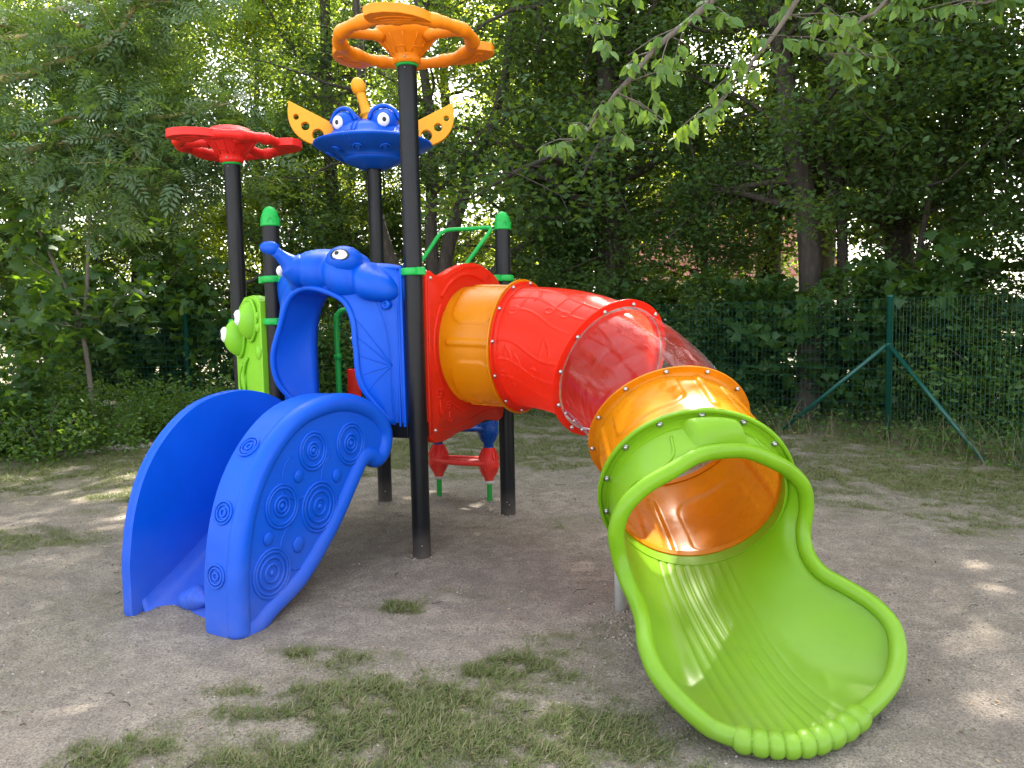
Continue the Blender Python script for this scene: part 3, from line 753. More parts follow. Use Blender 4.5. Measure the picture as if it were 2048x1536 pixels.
# horn: collar, neck and bulb pointing left and up
mb = MB(); H0 = sqz(.28, .715, 1.855); H1 = sqz(.40, .80, 1.985); d = unit(H1-H0)
sx = unit(np.cross(d, Z)); sy = np.cross(sx, d)
lathe(mb, [(.080, -.12), (.095, -.05), (.084, .0), (.080, .014), (.064, .018), (.057, .03), (.045, .06), (.035, .10), (.032, .14)], 26, H0, np.stack([sx, sy, d], 1))
d2 = unit(vb*.85-va*.15+Z*.12); sx = unit(np.cross(d2, Z)); sy = np.cross(sx, d2)
hc = H0+d*.155
lathe(mb, [(0, -.048), (.032, -.042), (.042, -.018), (.042, .012), (.036, .042), (.022, .066), (0, .076)], 24, hc+d2*.008, np.stack([sx, sy, d2], 1))
bp(mb, 'horn', BLUE, hd)
for o in list(PLAY.children):
    pass

# ---- lime face panel between the left posts
gp = part('face_panel')
G5 = np.array([*posts['left'][:2], 0]); G4 = np.array([-1.966, 5.6625, 0]); gw = unit(G4-G5); gn = unit(np.array([gw[1], -gw[0], 0])*1.0)
if gn[0] > 0: gn = -gn
def gl(t, n, z): return G5+gw*t+gn*n+Z*z
pts = [(.065, .86), (.435, .86), (.440, 1.30), (.42, 1.50), (.37, 1.62), (.29, 1.685), (.19, 1.695), (.11, 1.68), (.070, 1.64)]
mb = MB(); prism(mb, pts, -.03, .07, (gl(0, 0, 0), gw, Z, gn)); bp(mb, 'panel_body', PEA, gp, bevel=.025)
mb = MB()
prism(mb, [(.060, .86), (.10, .86), (.10, 1.62), (.075, 1.66), (.060, 1.64)], -.035, .075, (gl(0, 0, 0), gw, Z, gn)); bp(mb, 'panel_edge', PEA, gp, bevel=.01)
for t_, z_, rt, rz, rn in ((.185, 1.52, .085, .135, .10), (.355, 1.405, .080, .135, .12)):
    mb = MB(); V0 = len(mb.v); ellipsoid(mb, gl(t_, .07, z_), (rt, rn, rz), (gw, gn, Z), 28, 18); 
    tube(mb, [gl(t_+(rt+.004)*math.cos(w)*(1-.25*(math.sin(w) < 0)*abs(math.sin(w))), .085, z_+(rz+.006)*math.sin(w)) for w in np.arange(30)*TAU/30], .011, 8, closed=True)
    bp(mb, 'eye_socket', PEA, gp)
    mb = MB(); ec = gl(t_+.02, .07+rn*.86, z_+.02); ellipsoid(mb, ec, (.042, .030, .055), (gw, gn, Z), 20, 12); e = bp(mb, 'eye', WHITE, gp)
    mb = MB(); ellipsoid(mb, ec+gn*.022+gw*.010, (.018, .012, .022), (gw, gn, Z), 14, 8); bp(mb, 'pupil', INK, e)
mb = MB()
for t_, z_, r in ((.095, 1.47, .028), (.10, 1.30, .042), (.09, 1.55, .022)): ellipsoid(mb, gl(t_, .072, z_), (r*.9, .022, r*1.25), (gw, gn, Z), 18, 10)
bp(mb, 'cheek_relief', PEA, gp)
mb = MB(); tube(mb, catmull([gl(.25, .08, 1.26), gl(.29, .085, 1.20), gl(.31, .085, 1.12), gl(.30, .085, 1.03), gl(.34, .085, 1.00), gl(.37, .085, 1.05), gl(.36, .085, 1.14), gl(.31, .085, 1.22)], 30), .010, 8)
ellipsoid(mb, gl(.325, .075, 1.10), (.03, .02, .075), (gw, gn, Z), 16, 10); bp(mb, 'mouth', PEA, gp)

# ---- red-orange wall panel that carries the tube
C0 = np.array([-.307, 5.322, 1.327]); n0 = np.array([.884, -.467, 0.0])
rp = part('tube_panel')
def tz(t, z, n=0.0): return np.array([P1[0], P1[1], 0])+va*t+n0*n+Z*z
RO = [(.080, 1.30), (.082, 1.50), (.080, 1.77), (.095, 1.812), (.125, 1.812), (.165, 1.785), (.22, 1.775), (.30, 1.79), (.42, 1.835), (.54, 1.868), (.66, 1.882), (.78, 1.872), (.90, 1.835), (1.0, 1.79), (1.062, 1.735),
      (1.066, 1.45), (1.06, 1.10), (1.055, .80), (1.03, .762), (.96, .758), (.87, .775), (.78, .785), (.70, .772), (.60, .752), (.50, .752), (.40, .745), (.30, .722), (.20, .712), (.12, .722), (.085, .76), (.082, 1.0)]
RO = np.array(RO); cxy = np.array([.60, 1.327]); NP = 120
# resample the outline by angle about the tube hole, to loft the plate from outline to hole
ang = np.unwrap(np.arctan2(RO[:, 1]-cxy[1], RO[:, 0]-cxy[0])); 
if ang[-1] < ang[0]: RO = RO[::-1]; ang = np.unwrap(np.arctan2(RO[:, 1]-cxy[1], RO[:, 0]-cxy[0]))
angc = np.concatenate([ang, [ang[0]+TAU]]); ROc = np.vstack([RO, RO[:1]])
tt = np.linspace(angc[0], angc[0]+TAU, NP, endpoint=False)
ro = np.stack([np.interp(tt, angc, ROc[:, 0]), np.interp(tt, angc, ROc[:, 1])], 1)
hole = cxy+.385*np.stack([np.cos(tt), np.sin(tt)], 1)
rws = []
for f, n_ in ((1, .035), (.03, .035), (0, .030), (-.0, .0), (.0, -.022), (1, -.022)):
    rws.append([tz(*(hole[i]*f+ro[i]*(1-f) if f < 1 else hole[i]), n_) for i in range(NP)])
ins = [tz(*(ro[i]+(cxy-ro[i])/np.linalg.norm(cxy-ro[i])*.008), .035) for i in range(NP)]
rws[1] = ins; rws[2] = [tz(*ro[i], .028) for i in range(NP)]; rws[3] = [tz(*ro[i], .0) for i in range(NP)]
o = obj('plate', grid_mesh('plate', np.array(rws), closed_u=True, closed_v=True), None, REDO); adopt(o, rp); o.data.set_sharp_from_angle(angle=math.radians(50))
mb = MB()
tube(mb, [tz(.60+.475*math.cos(w), 1.327+.475*math.sin(w), .034) for w in np.linspace(math.radians(68), math.radians(138), 30)], .014, 8)
tube(mb, [tz(.60+.448*math.cos(w), 1.327+.448*math.sin(w), .034) for w in np.linspace(math.radians(142), math.radians(262), 40)], .012, 8)
tube(mb, [tz(t, z, .036) for t, z in ((.10, 1.75), (.10, 1.3), (.098, .78))], .008, 6)
tube(mb, catmull([tz(.12, .80, .035), tz(.3, .79, .035), tz(.5, .80, .035), tz(.75, .85, .035), tz(.95, .86, .035)], 20), .004, 6)
tube(mb, [tz(.86+.045*math.cos(w), 1.765+.045*math.sin(w), .035) for w in np.arange(24)*TAU/24], .005, 6, closed=True)
tube(mb, [tz(.58+.022*math.cos(w), 1.79+.022*math.sin(w), .035) for w in np.arange(18)*TAU/18], .004, 6, closed=True)
tube(mb, [tz(t, z, .035) for t, z in ((.75, 1.855), (.55, 1.845), (.40, 1.80), (.30, 1.76))], .004, 6)
for ft, fz, s in ((.205, 1.03, 1.0), (.31, .945, .85)):       # two embossed flowers
    for k in range(8):
        w = k*TAU/8; tube(mb, [tz(ft+.012*s*math.cos(w), fz+.014*s*math.sin(w), .035), tz(ft+.036*s*math.cos(w), fz+.040*s*math.sin(w), .035)], [.004, .0075], 6)
    ellipsoid(mb, tz(ft, fz, .035), (.010, .008, .010), n=10, m=6)
    tube(mb, [tz(ft, fz-.04*s, .035), tz(ft+.004, fz-.15*s, .035)], .006, 6)
    for w in (-1, 1): tube(mb, catmull([tz(ft+.004, fz-.145*s, .035), tz(ft+w*.022*s, fz-.12*s, .035), tz(ft+w*.045*s, fz-.105*s, .035)], 6), [.004, .007, .008, .007, .005, .002], 6)
bp(mb, 'plate_relief', REDO, rp)

def bolt_at(c, n, parent, r=.0105):
    mb = MB(); n = unit(n); sx = unit(np.cross(n, Z) if abs(n[2]) < .9 else np.cross(n, [1, 0, 0])); sy = np.cross(n, sx)
    lathe(mb, [(r*1.25, -.001), (r*1.25, .003), (r*.95, .0035), (r*.95, .006), (r*.78, .010), (r*.4, .0125), (0, .013)], 14, c, np.stack([sx, sy, n], 1)); return bp(mb, 'bolt', STEEL, parent)
for t, z in ((.14, .80), (1.0, .87), (.13, 1.76)): bolt_at(tz(t, z, .036), n0, rp)

# ---- tube sections
FC = np.array([[-.307, 5.322, 1.327], [.084, 5.151, 1.311], [.601, 4.657, 1.18], [.844, 4.17, .879], [.835, 3.524, .693]])
FN = np.array([[.891, -.454, 0], [.856, -.516, -.029], [.556, -.751, -.356], [.102, -.829, -.551], [-.044, -.915, -.401]])
FN /= np.linalg.norm(FN, axis=1)[:, None]
RT, RF = .392, .444
def basis(n):
    a = unit(np.cross(n, Z)); return a, np.cross(a, n)
def herm(i, v):
    c0, c1 = FC[i], FC[i+1]; L = np.linalg.norm(c1-c0); m0, m1 = FN[i]*L, FN[i+1]*L
    return (2*v**3-3*v**2+1)*c0+(v**3-2*v**2+v)*m0+(-2*v**3+3*v**2)*c1+(v**3-v**2)*m1
def dherm(i, v):
    e = 1e-3; return unit(herm(i, min(v+e, 1))-herm(i, max(v-e, 0)))
def seg_dist(X, Y, P, asp=1.0):
    d = np.full(X.shape, 9.0)
    for (ax, ay), (bx, by) in zip(P[:-1], P[1:]):
        L2 = (bx-ax)**2+(by-ay)**2+1e-12; t = np.clip(((X-ax)*(bx-ax)+(Y-ay)*(by-ay))/L2, 0, 1)
        d = np.minimum(d, np.hypot(X-ax-t*(bx-ax), Y-ay-t*(by-ay)))
    return d
def section(name, i, mat, emb=None, nu=360, nv=90, label=None, r0=RT, r1=RT, fl=(RF, RF), thick=0):
    sec = part(name)
    if label: sec['label'] = label
    th = np.arange(nu)*TAU/nu; vs = np.linspace(0, 1, nv); G = np.zeros((nv, nu, 3)); L = np.linalg.norm(FC[i+1]-FC[i])
    TT, VV = np.meshgrid(th, vs); Rr = r0*(1-VV)+r1*VV
    edge = np.clip(np.minimum(VV, 1-VV)*L/.03, 0, 1); Rr = Rr+.004*np.sin(math.pi*VV)
    if emb is not None: Rr = Rr+emb(TT, VV, L)*np.clip(np.minimum(VV, 1-VV)*L/.02-1, 0, 1)
    for k, v in enumerate(vs):
        c = herm(i, v); n = dherm(i, v) if 0 < v < 1 else FN[i+int(v)]; a, b = basis(n)
        G[k] = c+Rr[k][:, None]*(np.cos(th)[:, None]*a+np.sin(th)[:, None]*b)
    o = obj('tube_shell', grid_mesh('tube_shell', G, closed_v=True), None, mat); adopt(o, sec)
    if thick:
        md = o.modifiers.new('solid', 'SOLIDIFY'); md.thickness = thick; md.offset = -1 if False else 1
    mb = MB()
    for k, sgn in ((i, 1), (i+1, -1)):
        R_ = fl[0] if sgn == 1 else fl[1]; a, b = basis(FN[k]); a2 = np.stack([a, b, FN[k]], 1)
        g = .002*sgn; w = .011*sgn; rin = RT-.010
        if mat is CLEAR: w = .004*sgn
        prof = [(RT-.004, g), (R_, g), (R_, g+w), (RT-.004, g+w)] if mat is CLEAR else [(rin, g), (R_-.002, g), (R_, g+.2*w), (R_, g+.8*w), (R_-.002, g+w), (RT+.022, g+w), (RT+.012, g+w*1.5), (RT+.004, g+w*2.6), (rin, g+w*2.6)]
        if sgn < 0: prof = prof
        n_ = 120; t = np.arange(n_)*TAU/n_; V = []
        for r, z in prof:
            for q in t: V.append((r*math.cos(q), r*math.sin(q), z))
        V = np.array(V)@a2.T+FC[k]; F = []
        for p in range(len(prof)):
            p2 = (p+1) % len(prof)
            for q in range(n_): F.append((p*n_+q, p*n_+(q+1) % n_, p2*n_+(q+1) % n_, p2*n_+q))
        mb.add(V, F)
    bp(mb, 'flange', mat, sec, auto=35)
    return sec
def bolts(k, sec, off=.0145, r=.425, n=12, ph=.12):
    a, b = basis(FN[k])
    for j in range(n):
        w = ph+j*TAU/n; bolt_at(FC[k]+FN[k]*off+r*(math.cos(w)*a+math.sin(w)*b), FN[k], sec)

def emb_yellow(T, V, L, ph=.08):
    X = (T % TAU)*RT; Y = V*L; h = np.zeros_like(X)
    def rrect(cx, cy, hx, hy, rad):
        dx = (X-cx+math.pi*RT) % (TAU*RT)-math.pi*RT; dy = Y-cy
        qx = np.abs(dx)-hx+rad; qy = np.abs(dy)-hy+rad
        return np.hypot(np.maximum(qx, 0), np.maximum(qy, 0))+np.minimum(np.maximum(qx, qy), 0)-rad
    for j in range(4):
        cx = (j+.5)*TAU*RT/4+ph*RT
        d = rrect(cx, L*.5, .190, L*.34, .085); h += .009*(1/(1+np.exp(np.clip(d/.003, -50, 50))))
        d2 = rrect(cx+TAU*RT/8, L*.5, .020, L*.37, .016); h += .013*(1/(1+np.exp(np.clip(d2/.003, -50, 50))))
    return h
def note(cx, cy, s, two=False, flip=1):
    """polylines of a music note in (along the tube, around the tube)"""
    L_ = []; t = np.linspace(0, TAU, 14)
    L_.append([(cx+s*.22*math.cos(w), cy+s*.15*math.sin(w)) for w in t])
    L_.append([(cx+s*.22, cy), (cx+s*.22, cy+s*1.15*flip)])
    if two:
        L_.append([(cx+s*.82+s*.2*math.cos(w), cy+s*.05+s*.14*math.sin(w)) for w in t]); L_.append([(cx+s*1.02, cy+s*.05), (cx+s*1.02, cy+s*.95*flip)]); L_.append([(cx+s*.22, cy+s*1.15*flip), (cx+s*1.02, cy+s*.95*flip)])
    else: L_.append([(cx+s*.22, cy+s*1.15*flip), (cx+s*.5, cy+s*.95*flip), (cx+s*.66, cy+s*.7*flip), (cx+s*.58, cy+s*.5*flip)])
    return L_
def emb_red(T, V, L):
    X = V*L; Y = ((T+math.pi*.5) % TAU)*RT; h = np.zeros_like(X)     # around the tube; side towards the lawn sits near the middle
    lines = []
    for k, y0 in enumerate((.86, .97, 1.09, .42, .53, .65)):
        xs = np.linspace(.06, L-.07, 26); lines.append([(x_, y0+.034*math.sin(x_*8.5+.5*(k//3))) for x_ in xs])
    lines += note(.12, .88, .20, False)+note(.40, .92, .15, True)+note(.10, .46, .16, False)+note(.20, .42, .16, False)+note(.44, .52, .20, False)
    for P in lines: h = np.maximum(h, np.exp(-(seg_dist(X, Y, P)/.0058)**2)*.0055)
    return h
s1 = section('yellow_tube', 0, YEL, emb_yellow, fl=(.416, RF), label='golden tube section joining the tower panel'); bolts(0, s1, .0145, .406, 16)
s2 = section('red_tube', 1, REDO, emb_red, 420, 130, fl=(.430, RF)); bolts(1, s2, .0145, .419, 12)
s3 = section('clear_tube', 2, CLEAR, None, 160, 40, fl=(.404, .404), thick=0); bolts(2, s3, .0145, .421, 12, .05)
s4 = section('yellow_tube', 3, YEL, lambda T, V, L: emb_yellow(T, V, L, .22), label='golden tube section above the lime chute', fl=(RF, .430)); bolts(3, s4, .0145, .425, 12, .30)
# riveted seam strip of the clear section
mb = MB(); P = []
a_lo = math.radians(180-62) if False else None
def onclear(v, w, r):
    c = herm(2, v); n = dherm(2, min(max(v, .01), .99)); a, b = basis(n); return c+r*(math.cos(w)*a+math.sin(w)*b), math.cos(w)*a+math.sin(w)*b
WS = -.62
V = []; 
for v in np.linspace(.03, .97, 20):
    for dw, rr in ((-.065, .397), (-.06, .402), (.06, .402), (.065, .397)): V.append(onclear(v, WS+dw, rr)[0])
F = [(i*4+j, i*4+j+1, (i+1)*4+j+1, (i+1)*4+j) for i in range(19) for j in range(3)]
mb.add(V, F); bp(mb, 'seam_strip', CLEAR, s3)
for v in np.linspace(.08, .92, 6):
    c, n_ = onclear(v, WS, .403); bolt_at(c, n_, s3, .008)

# ---- lime exit chute
RR = [(0.885, 3.238, 0.93), (1.003, 3.282, 0.917), (1.122, 3.32, 0.866), (1.221, 3.379, 0.804), (1.295, 3.422, 0.723), (1.317, 3.447, 0.62), (1.303, 3.443, 0.514), (1.307, 3.396, 0.425), (1.339, 3.313, 0.367), (1.409, 3.223, 0.332), (1.486, 3.142, 0.287), (1.527, 3.058, 0.227), (1.515, 2.972, 0.165), (1.450, 2.86, 0.112), (1.345, 2.755, 0.077)]
LL = [(0.881, 3.237, 0.93), (0.762, 3.196, 0.917), (0.647, 3.15, 0.866), (0.532, 3.133, 0.804), (0.448, 3.119, 0.723), (0.415, 3.125, 0.62), (0.429, 3.131, 0.514), (0.455, 3.092, 0.425), (0.482, 3.008, 0.367), (0.486, 2.894, 0.332), (0.478, 2.782, 0.287), (0.499, 2.691, 0.227), (0.552, 2.632, 0.165), (0.617, 2.596, 0.110), (0.668, 2.580, 0.075)]
LIP = [(.735, 2.553, .060), (.800, 2.528, .056), (.860, 2.513, .054), (.918, 2.508, .054), (.980, 2.515, .054), (1.045, 2.537, .055), (1.115, 2.573, .058), (1.187, 2.622, .062), (1.262, 2.685, .068)]
loop = np.array(RR+LIP[::-1]+LL[:0:-1])           # top -> right side -> lip -> left side -> back to top
nR, nLip, nL = len(RR), len(LIP), len(LL)-1
# loop parameter -> angle round the tube mouth (0 at the top, clockwise to the right side)
angR = np.interp(np.arange(nR), [0, 5, 8, 11, 14], [0, 95, 116, 134, 150]); angLip = np.linspace(153, 207, nLip); angL = 360-np.interp(np.arange(nR-1, 0, -1), [0, 5, 8, 11, 14], [0, 95, 116, 134, 150])
la = np.concatenate([angR, angLip, angL]); NT = 480
fine = catmull(loop, 1600, closed=True); fa = np.interp(np.linspace(0, len(loop), 1600, endpoint=False), np.arange(len(loop)+1), np.concatenate([la, [360]]))
th = np.linspace(0, 360, NT, endpoint=False); Lr = np.stack([np.interp(th, fa, fine[:, c]) for c in range(3)], 1)
a4, b4 = basis(FN[4]); tr_ = np.radians(th)
right = -a4                                         # a points to the left of the picture
C4 = FC[4]+FN[4]*.012; rin = .388
Cc = C4+rin*(np.cos(tr_)[:, None]*b4+np.sin(tr_)[:, None]*right)
# end tangents of every strand
cen = np.array([.93, 3.0, 0]); outw = Lr-cen; outw[:, 2] = 0; outw /= np.linalg.norm(outw, axis=1)[:, None]
wl_ = np.clip(1-np.abs(th-180)/30, 0, 1); wl_ = wl_**.6; ws = 1-wl_
ws_top = np.clip((95-np.minimum(th, 360-th))/95, 0, 1)[:, None]
m1 = outw*(.25+.30*wl_[:, None])+Z*(.75*ws[:, None]); m1 = m1*(1-ws_top)+ws_top*FN[4]*.25
dist = np.linalg.norm(Lr-Cc, axis=1)[:, None]; fw = FN[4]*1.0+Z*.0
m0 = fw*dist*1.05; m1 = m1*dist*.9
NV = 110; vs = np.linspace(0, 1, NV)
G = np.zeros((NV, NT, 3))
for k, v in enumerate(vs):
    G[k] = (2*v**3-3*v**2+1)*Cc+(v**3-2*v**2+v)*m0+(-2*v**3+3*v**2)*Lr+(v**3-v**2)*m1
zmin = .030; zz = G[..., 2]; G[..., 2] = np.where(zz < zmin+.06, zmin+.06*np.exp((zz-zmin-.06)/.06), zz)
# smooth lateral kinks between strands
for _ in range(10):
    for ax_ in range(3):
        g = G[2:-1, :, ax_]; G[2:-1, :, ax_] = .5*g+.25*(np.roll(g, 1, 1)+np.roll(g, -1, 1))
# grooves between nine long ribs in the floor, and their rounded ends
VV, TT = np.meshgrid(vs, th, indexing='ij')
ph = (TT-180)/54*9
groove = np.where(np.abs(ph) < 4.55, np.abs(np.cos(math.pi*(ph+.5)))**.5*1.0, 1.0)
# groove: 0 in the joint, 1 on the rib crown
amp = .0050+.011*np.clip((VV-.62)/.38, 0, 1)**1.3
fade = np.clip((4.6-np.abs(ph))/.3, 0, 1)*np.clip(VV/.06, 0, 1)
G[..., 2] += (groove-1)*amp*fade
chute = part('exit_chute')
o = obj('chute_shell', grid_mesh('chute_shell', G, closed_v=True), None, LIME); adopt(o, chute)
md = o.modifiers.new('solid', 'SOLIDIFY'); md.thickness = .012; md.offset = 1
# rolled rim, plain round the sides
idx = [i for i in range(NT) if not (157 < th[i] < 203)]
i0 = [i for i in idx if th[i] >= 203]+[i for i in idx if th[i] <= 157]
mb = MB(); P = Lr[i0]; P = catmull(P[::3], 300); 
rad = np.full(300, .034); 
en = np.clip(1-np.minimum(np.arange(300), 299-np.arange(300))/22, 0, 1)[:, None]; oc = P-np.array([.93, 3.0, 0]); oc[:, 2] = 0; oc /= np.linalg.norm(oc, axis=1)[:, None]
tube(mb, P-Z*.018*en-oc*.030*en, rad, 16); bp(mb, 'rolled_rim', LIME, chute)
# nine scalloped lip ends, rolling over and under the front edge
NL_ = 300; tl = np.linspace(152.6, 207.4, NL_); G2 = []
for w in tl:
    f = w/360*NT; i = int(f) % NT; g_ = f-int(f); p = Lr[i]*(1-g_)+Lr[(i+1) % NT]*g_; od = unit(outw[i]*(1-g_)+outw[(i+1) % NT]*g_)
    xx = ((w-180)/6+.5) % 1*2-1; lob = math.sqrt(max(0, 1-(.985*xx)**2)); rr = .030+.015*lob
    endf = min(1, (27.4-abs(w-180))/1.6+.55)
    row = []
    for ph_ in np.radians(np.linspace(118, -150, 26)):
        c_, s_ = math.cos(ph_), math.sin(ph_)
        row.append(p-od*.030-Z*.020+(od*c_*(rr*1.18)+Z*s_*rr)*endf)
    G2.append(row)
o = obj('scalloped_lip', grid_mesh('scalloped_lip', np.array(G2)), None, LIME); adopt(o, chute)
# collar flange with recessed band and lug
mb = MB(); a2 = np.stack([a4, b4, FN[4]], 1); t = np.arange(140)*TAU/140
prof = [(.386, .0), (.446, .0), (.450, .004), (.450, .020), (.446, .024), (.436, .024), (.428, .014), (.408, .014), (.400, .03), (.398, .06), (.386, .062)]
V = np.array([(r*math.cos(q), r*math.sin(q), z) for r, z in prof for q in t])@a2.T+FC[4]+FN[4]*.002; F = []
for p in range(len(prof)):
    for q in range(140): p2 = (p+1) % len(prof); F.append((p*140+q, p*140+(q+1) % 140, p2*140+(q+1) % 140, p2*140+q))
mb.add(V, F); bp(mb, 'flange', LIME, chute, auto=40)
for j in range(14):
    w = .21+j*TAU/14; bolt_at(FC[4]+FN[4]*.016+.418*(math.cos(w)*a4+math.sin(w)*b4), FN[4], chute, .012)
# raised lug and swept ridge on the hood
def hood(v, deg, lift=.0):
    i = int(round((deg % 360)/360*NT)) % NT; k = v*(NV-1); k0 = int(min(k, NV-2)); w = k-k0
    p = G[k0, i]*(1-w)+G[k0+1, i]*w; c = FC[4]+FN[4]*((p-FC[4])@FN[4]); return p+unit(p-c)*(.012+lift)
V = []; F = []; nb = 22
for a_i, dg in enumerate(np.linspace(-16, 22, nb)):
    e = min(1, min(a_i, nb-1-a_i)/3.0)
    for v, l in ((.10, -.004), (.16, .050*e), (.55, .050*e), (.74, -.004)): V.append(hood(v, dg, l))
for i in range(nb-1):
    for j in range(3): F.append((i*4+j, i*4+j+1, (i+1)*4+j+1, (i+1)*4+j))
mb = MB(); mb.add(V, F); bp(mb, 'hood_lug', LIME, chute, sub=2)
mb = MB(); tube(mb, catmull([hood(.30, -24), hood(.62, -31), hood(.70, -44), hood(.55, -60), hood(.5, -78)], 30), .007, 8)
tube(mb, catmull([hood(.30, 30), hood(.62, 36), hood(.70, 48), hood(.55, 64)], 30), .007, 8); bp(mb, 'hood_relief', LIME, chute)
# scuff mark on the floor of the chute
# legs
mb = MB(); tube(mb, [(.53, 3.84, -.05), (.525, 3.82, .46)], .030, 14); bp(mb, 'chute_leg', GALV)

# ---- pod ladder and handrails behind the tower
lad = part('pod_ladder')
PL, PR = np.array([-.63, 6.46, 0]), np.array([-.20, 6.24, 0]); ld = unit(PR-PL); ln = unit(np.cross(Z, ld))
for P in (PL, PR):
    mb = MB(); tube(mb, [P-Z*.1, P+Z*1.0], .022, 14); bp(mb, 'green_pole', KELLY, lad)
for z0, mat, tw in ((.335, RED, -1), (.615, NAVY, -1)):
    st = part('step'); st.parent = lad; st.matrix_parent_inverse = Matrix()
    st['label'] = 'red step' if mat is RED else 'blue step'
    for P in (PL, PR):
        mb = MB(); lathe(mb, [(.025, -.150), (.038, -.145), (.040, -.128), (.055, -.10), (.070, -.06), (.080, -.02), (.080, .02), (.070, .06), (.055, .10), (.038, .13), (.028, .138)], 28, P+Z*z0)
        for k in range(5):
            w = k*TAU/5+.4
            for hs in (-1, 1):
                t = np.arange(16)*TAU/16
                tube(mb, [P+Z*(z0+hs*.068+.042*math.sin(q))+(.071-.018*math.sin(q)*hs*hs*(1 if hs > 0 else -1)*1.0)*np.array([math.cos(w+.24*math.cos(q)), math.sin(w+.24*math.cos(q)), 0]) for q in t], .0035, 5, closed=True)
        bp(mb, 'step_pod', mat, st)
        mb = MB(); lathe(mb, [(.026, -.175), (.040, -.168), (.042, -.148), (.026, -.146)], 20, P+Z*z0); bp(mb, 'pod_collar', STONE if mat is RED else mat, st)
    mb = MB()
    for o_ in (-.085, .085):
        tube(mb, catmull([PL+Z*z0-ld*.04+ln*o_*.3, PL+Z*z0+ld*.08+ln*o_*1.1, (PL+PR)/2+Z*z0+ln*o_*1.35, PR+Z*z0-ld*.08+ln*o_*1.1, PR+Z*z0+ld*.04+ln*o_*.3], 20), .024, 10, flat=.8)
    for o_ in (-.045, -.015, .015, .045): tube(mb, [PL+Z*z0+ln*o_, PR+Z*z0+ln*o_], .010, 8)
    bp(mb, 'tread', mat, st)
for off in (-.03, .02):
    pass
mb = MB(); tube(mb, catmull([(-.82, 6.22, 1.86), (-.70, 6.30, 1.98), (-.575, 6.36, 2.165), (-.53, 6.37, 2.205), (-.47, 6.38, 2.222), (-.30, 6.38, 2.228), (-.175, 6.37, 2.232), (-.150, 6.36, 2.215), (-.160, 6.34, 2.19), (-.25, 6.25, 2.06), (-.36, 6.15, 1.90), (-.42, 6.10, 1.80)], 80), .0165, 12)
bp(mb, 'handrail', KELLY)
mb = MB(); tube(mb, catmull([(-1.24, 5.55, .86), (-1.24, 5.55, 1.2), (-1.24, 5.55, 1.50), (-1.228, 5.553, 1.55), (-1.19, 5.56, 1.58), (-1.10, 5.60, 1.58)], 40), .020, 12)
lathe(mb, [(.021, -.02), (.027, -.016), (.027, .016), (.021, .02)], 16, (-1.24, 5.55, 1.25)); bp(mb, 'grab_rail', KELLY)
mb = MB(); tube(mb, [(-.655, 4.93, 1.03), (-.655, 4.93, 1.77)], .012, 10); tube(mb, [(-.655, 4.93, 1.045), (-.71, 4.98, 1.045)], .012, 10); bp(mb, 'side_rail', KELLY)
mb = MB(); box(mb, (-1.17, 5.75, 1.0), (.10, .03, .30)); bp(mb, 'red_side_panel', REDO, bevel=.01)

# ------------------------------------------------------------------ foliage tools
def leaf_template(kind):
    if kind == 'simple':
        V = [(0, 0, 0), (.45, .26, .05), (1, 0, 0), (.45, -.26, .05)]; F = [(0, 1, 2), (0, 2, 3)]
    elif kind == 'oval':
        V = [(0, 0, 0), (.30, .23, .07), (.68, .20, .05), (1, 0, -.08), (.68, -.20, .05), (.30, -.23, .07), (.5, 0, 0)]
        F = [(0, 6, 1), (1, 6, 2), (2, 6, 3), (3, 6, 4), (4, 6, 5), (5, 6, 0)]
    elif kind == 'maple':
        P = [(0, 0), (.10, .22), (-.02, .46), (.30, .36), (.42, .58), (.56, .30), (1, 0), (.56, -.30), (.42, -.58), (.30, -.36), (-.02, -.46), (.10, -.22)]
        V = [(x, y, -.10*abs(y)-.10*x*x) for x, y in P]+[(.30, 0, .04)]; F = [(i, i+1, 12) for i in range(11)]+[(11, 0, 12)]
    elif kind == 'ash':
        V = []; F = []
        def lf(bx, ang, L, w):
            c, s = math.cos(ang), math.sin(ang); n = len(V)
            for x, y, z in ((0, 0, 0), (.5*L, w, .03*L), (L, 0, -.1*L), (.5*L, -w, .03*L)): V.append((bx+x*c-y*s, x*s+y*c, z-.15*bx*bx))
            F.extend([(n, n+1, n+2), (n, n+2, n+3)])
        for i in range(5):
            for sg in (-1, 1): lf(.15+.17*i, sg*(1.05-.07*i), .36-.02*i, .052)
        lf(.92, 0, .34, .052)
    elif kind == 'blade':
        V = [(0, -.5, 0), (0, .5, 0), (.5, .32, 0), (.5, -.32, 0), (1, 0, 0)]; F = [(0, 1, 2), (0, 2, 3), (3, 2, 4)]
    return np.array(V, float), np.array(F)

def scatter(name, P, D, Nn, S, kind, rnd, droop=None):
    """one mesh of many leaves: P base points, D directions of the midrib, Nn face normals, S lengths"""
    T, F = leaf_template(kind); n = len(P)
    D = D/np.linalg.norm(D, axis=1)[:, None]; Nn = Nn-D*np.sum(D*Nn, 1)[:, None]; Nn /= np.linalg.norm(Nn, axis=1)[:, None]+1e-9
    Bx = np.cross(Nn, D)
    V = P[:, None, :]+S[:, None, None]*(T[None, :, 0, None]*D[:, None, :]+T[None, :, 1, None]*Bx[:, None, :]+T[None, :, 2, None]*Nn[:, None, :])
    k = len(T); FF = (F[None]+np.arange(n)[:, None, None]*k).reshape(-1, 3)
    me = quads_mesh(name, V.reshape(-1, 3), FF, smooth=False, attr={'rnd': np.repeat(rnd, k)}); me['k'] = k; me['kind'] = kind; return me

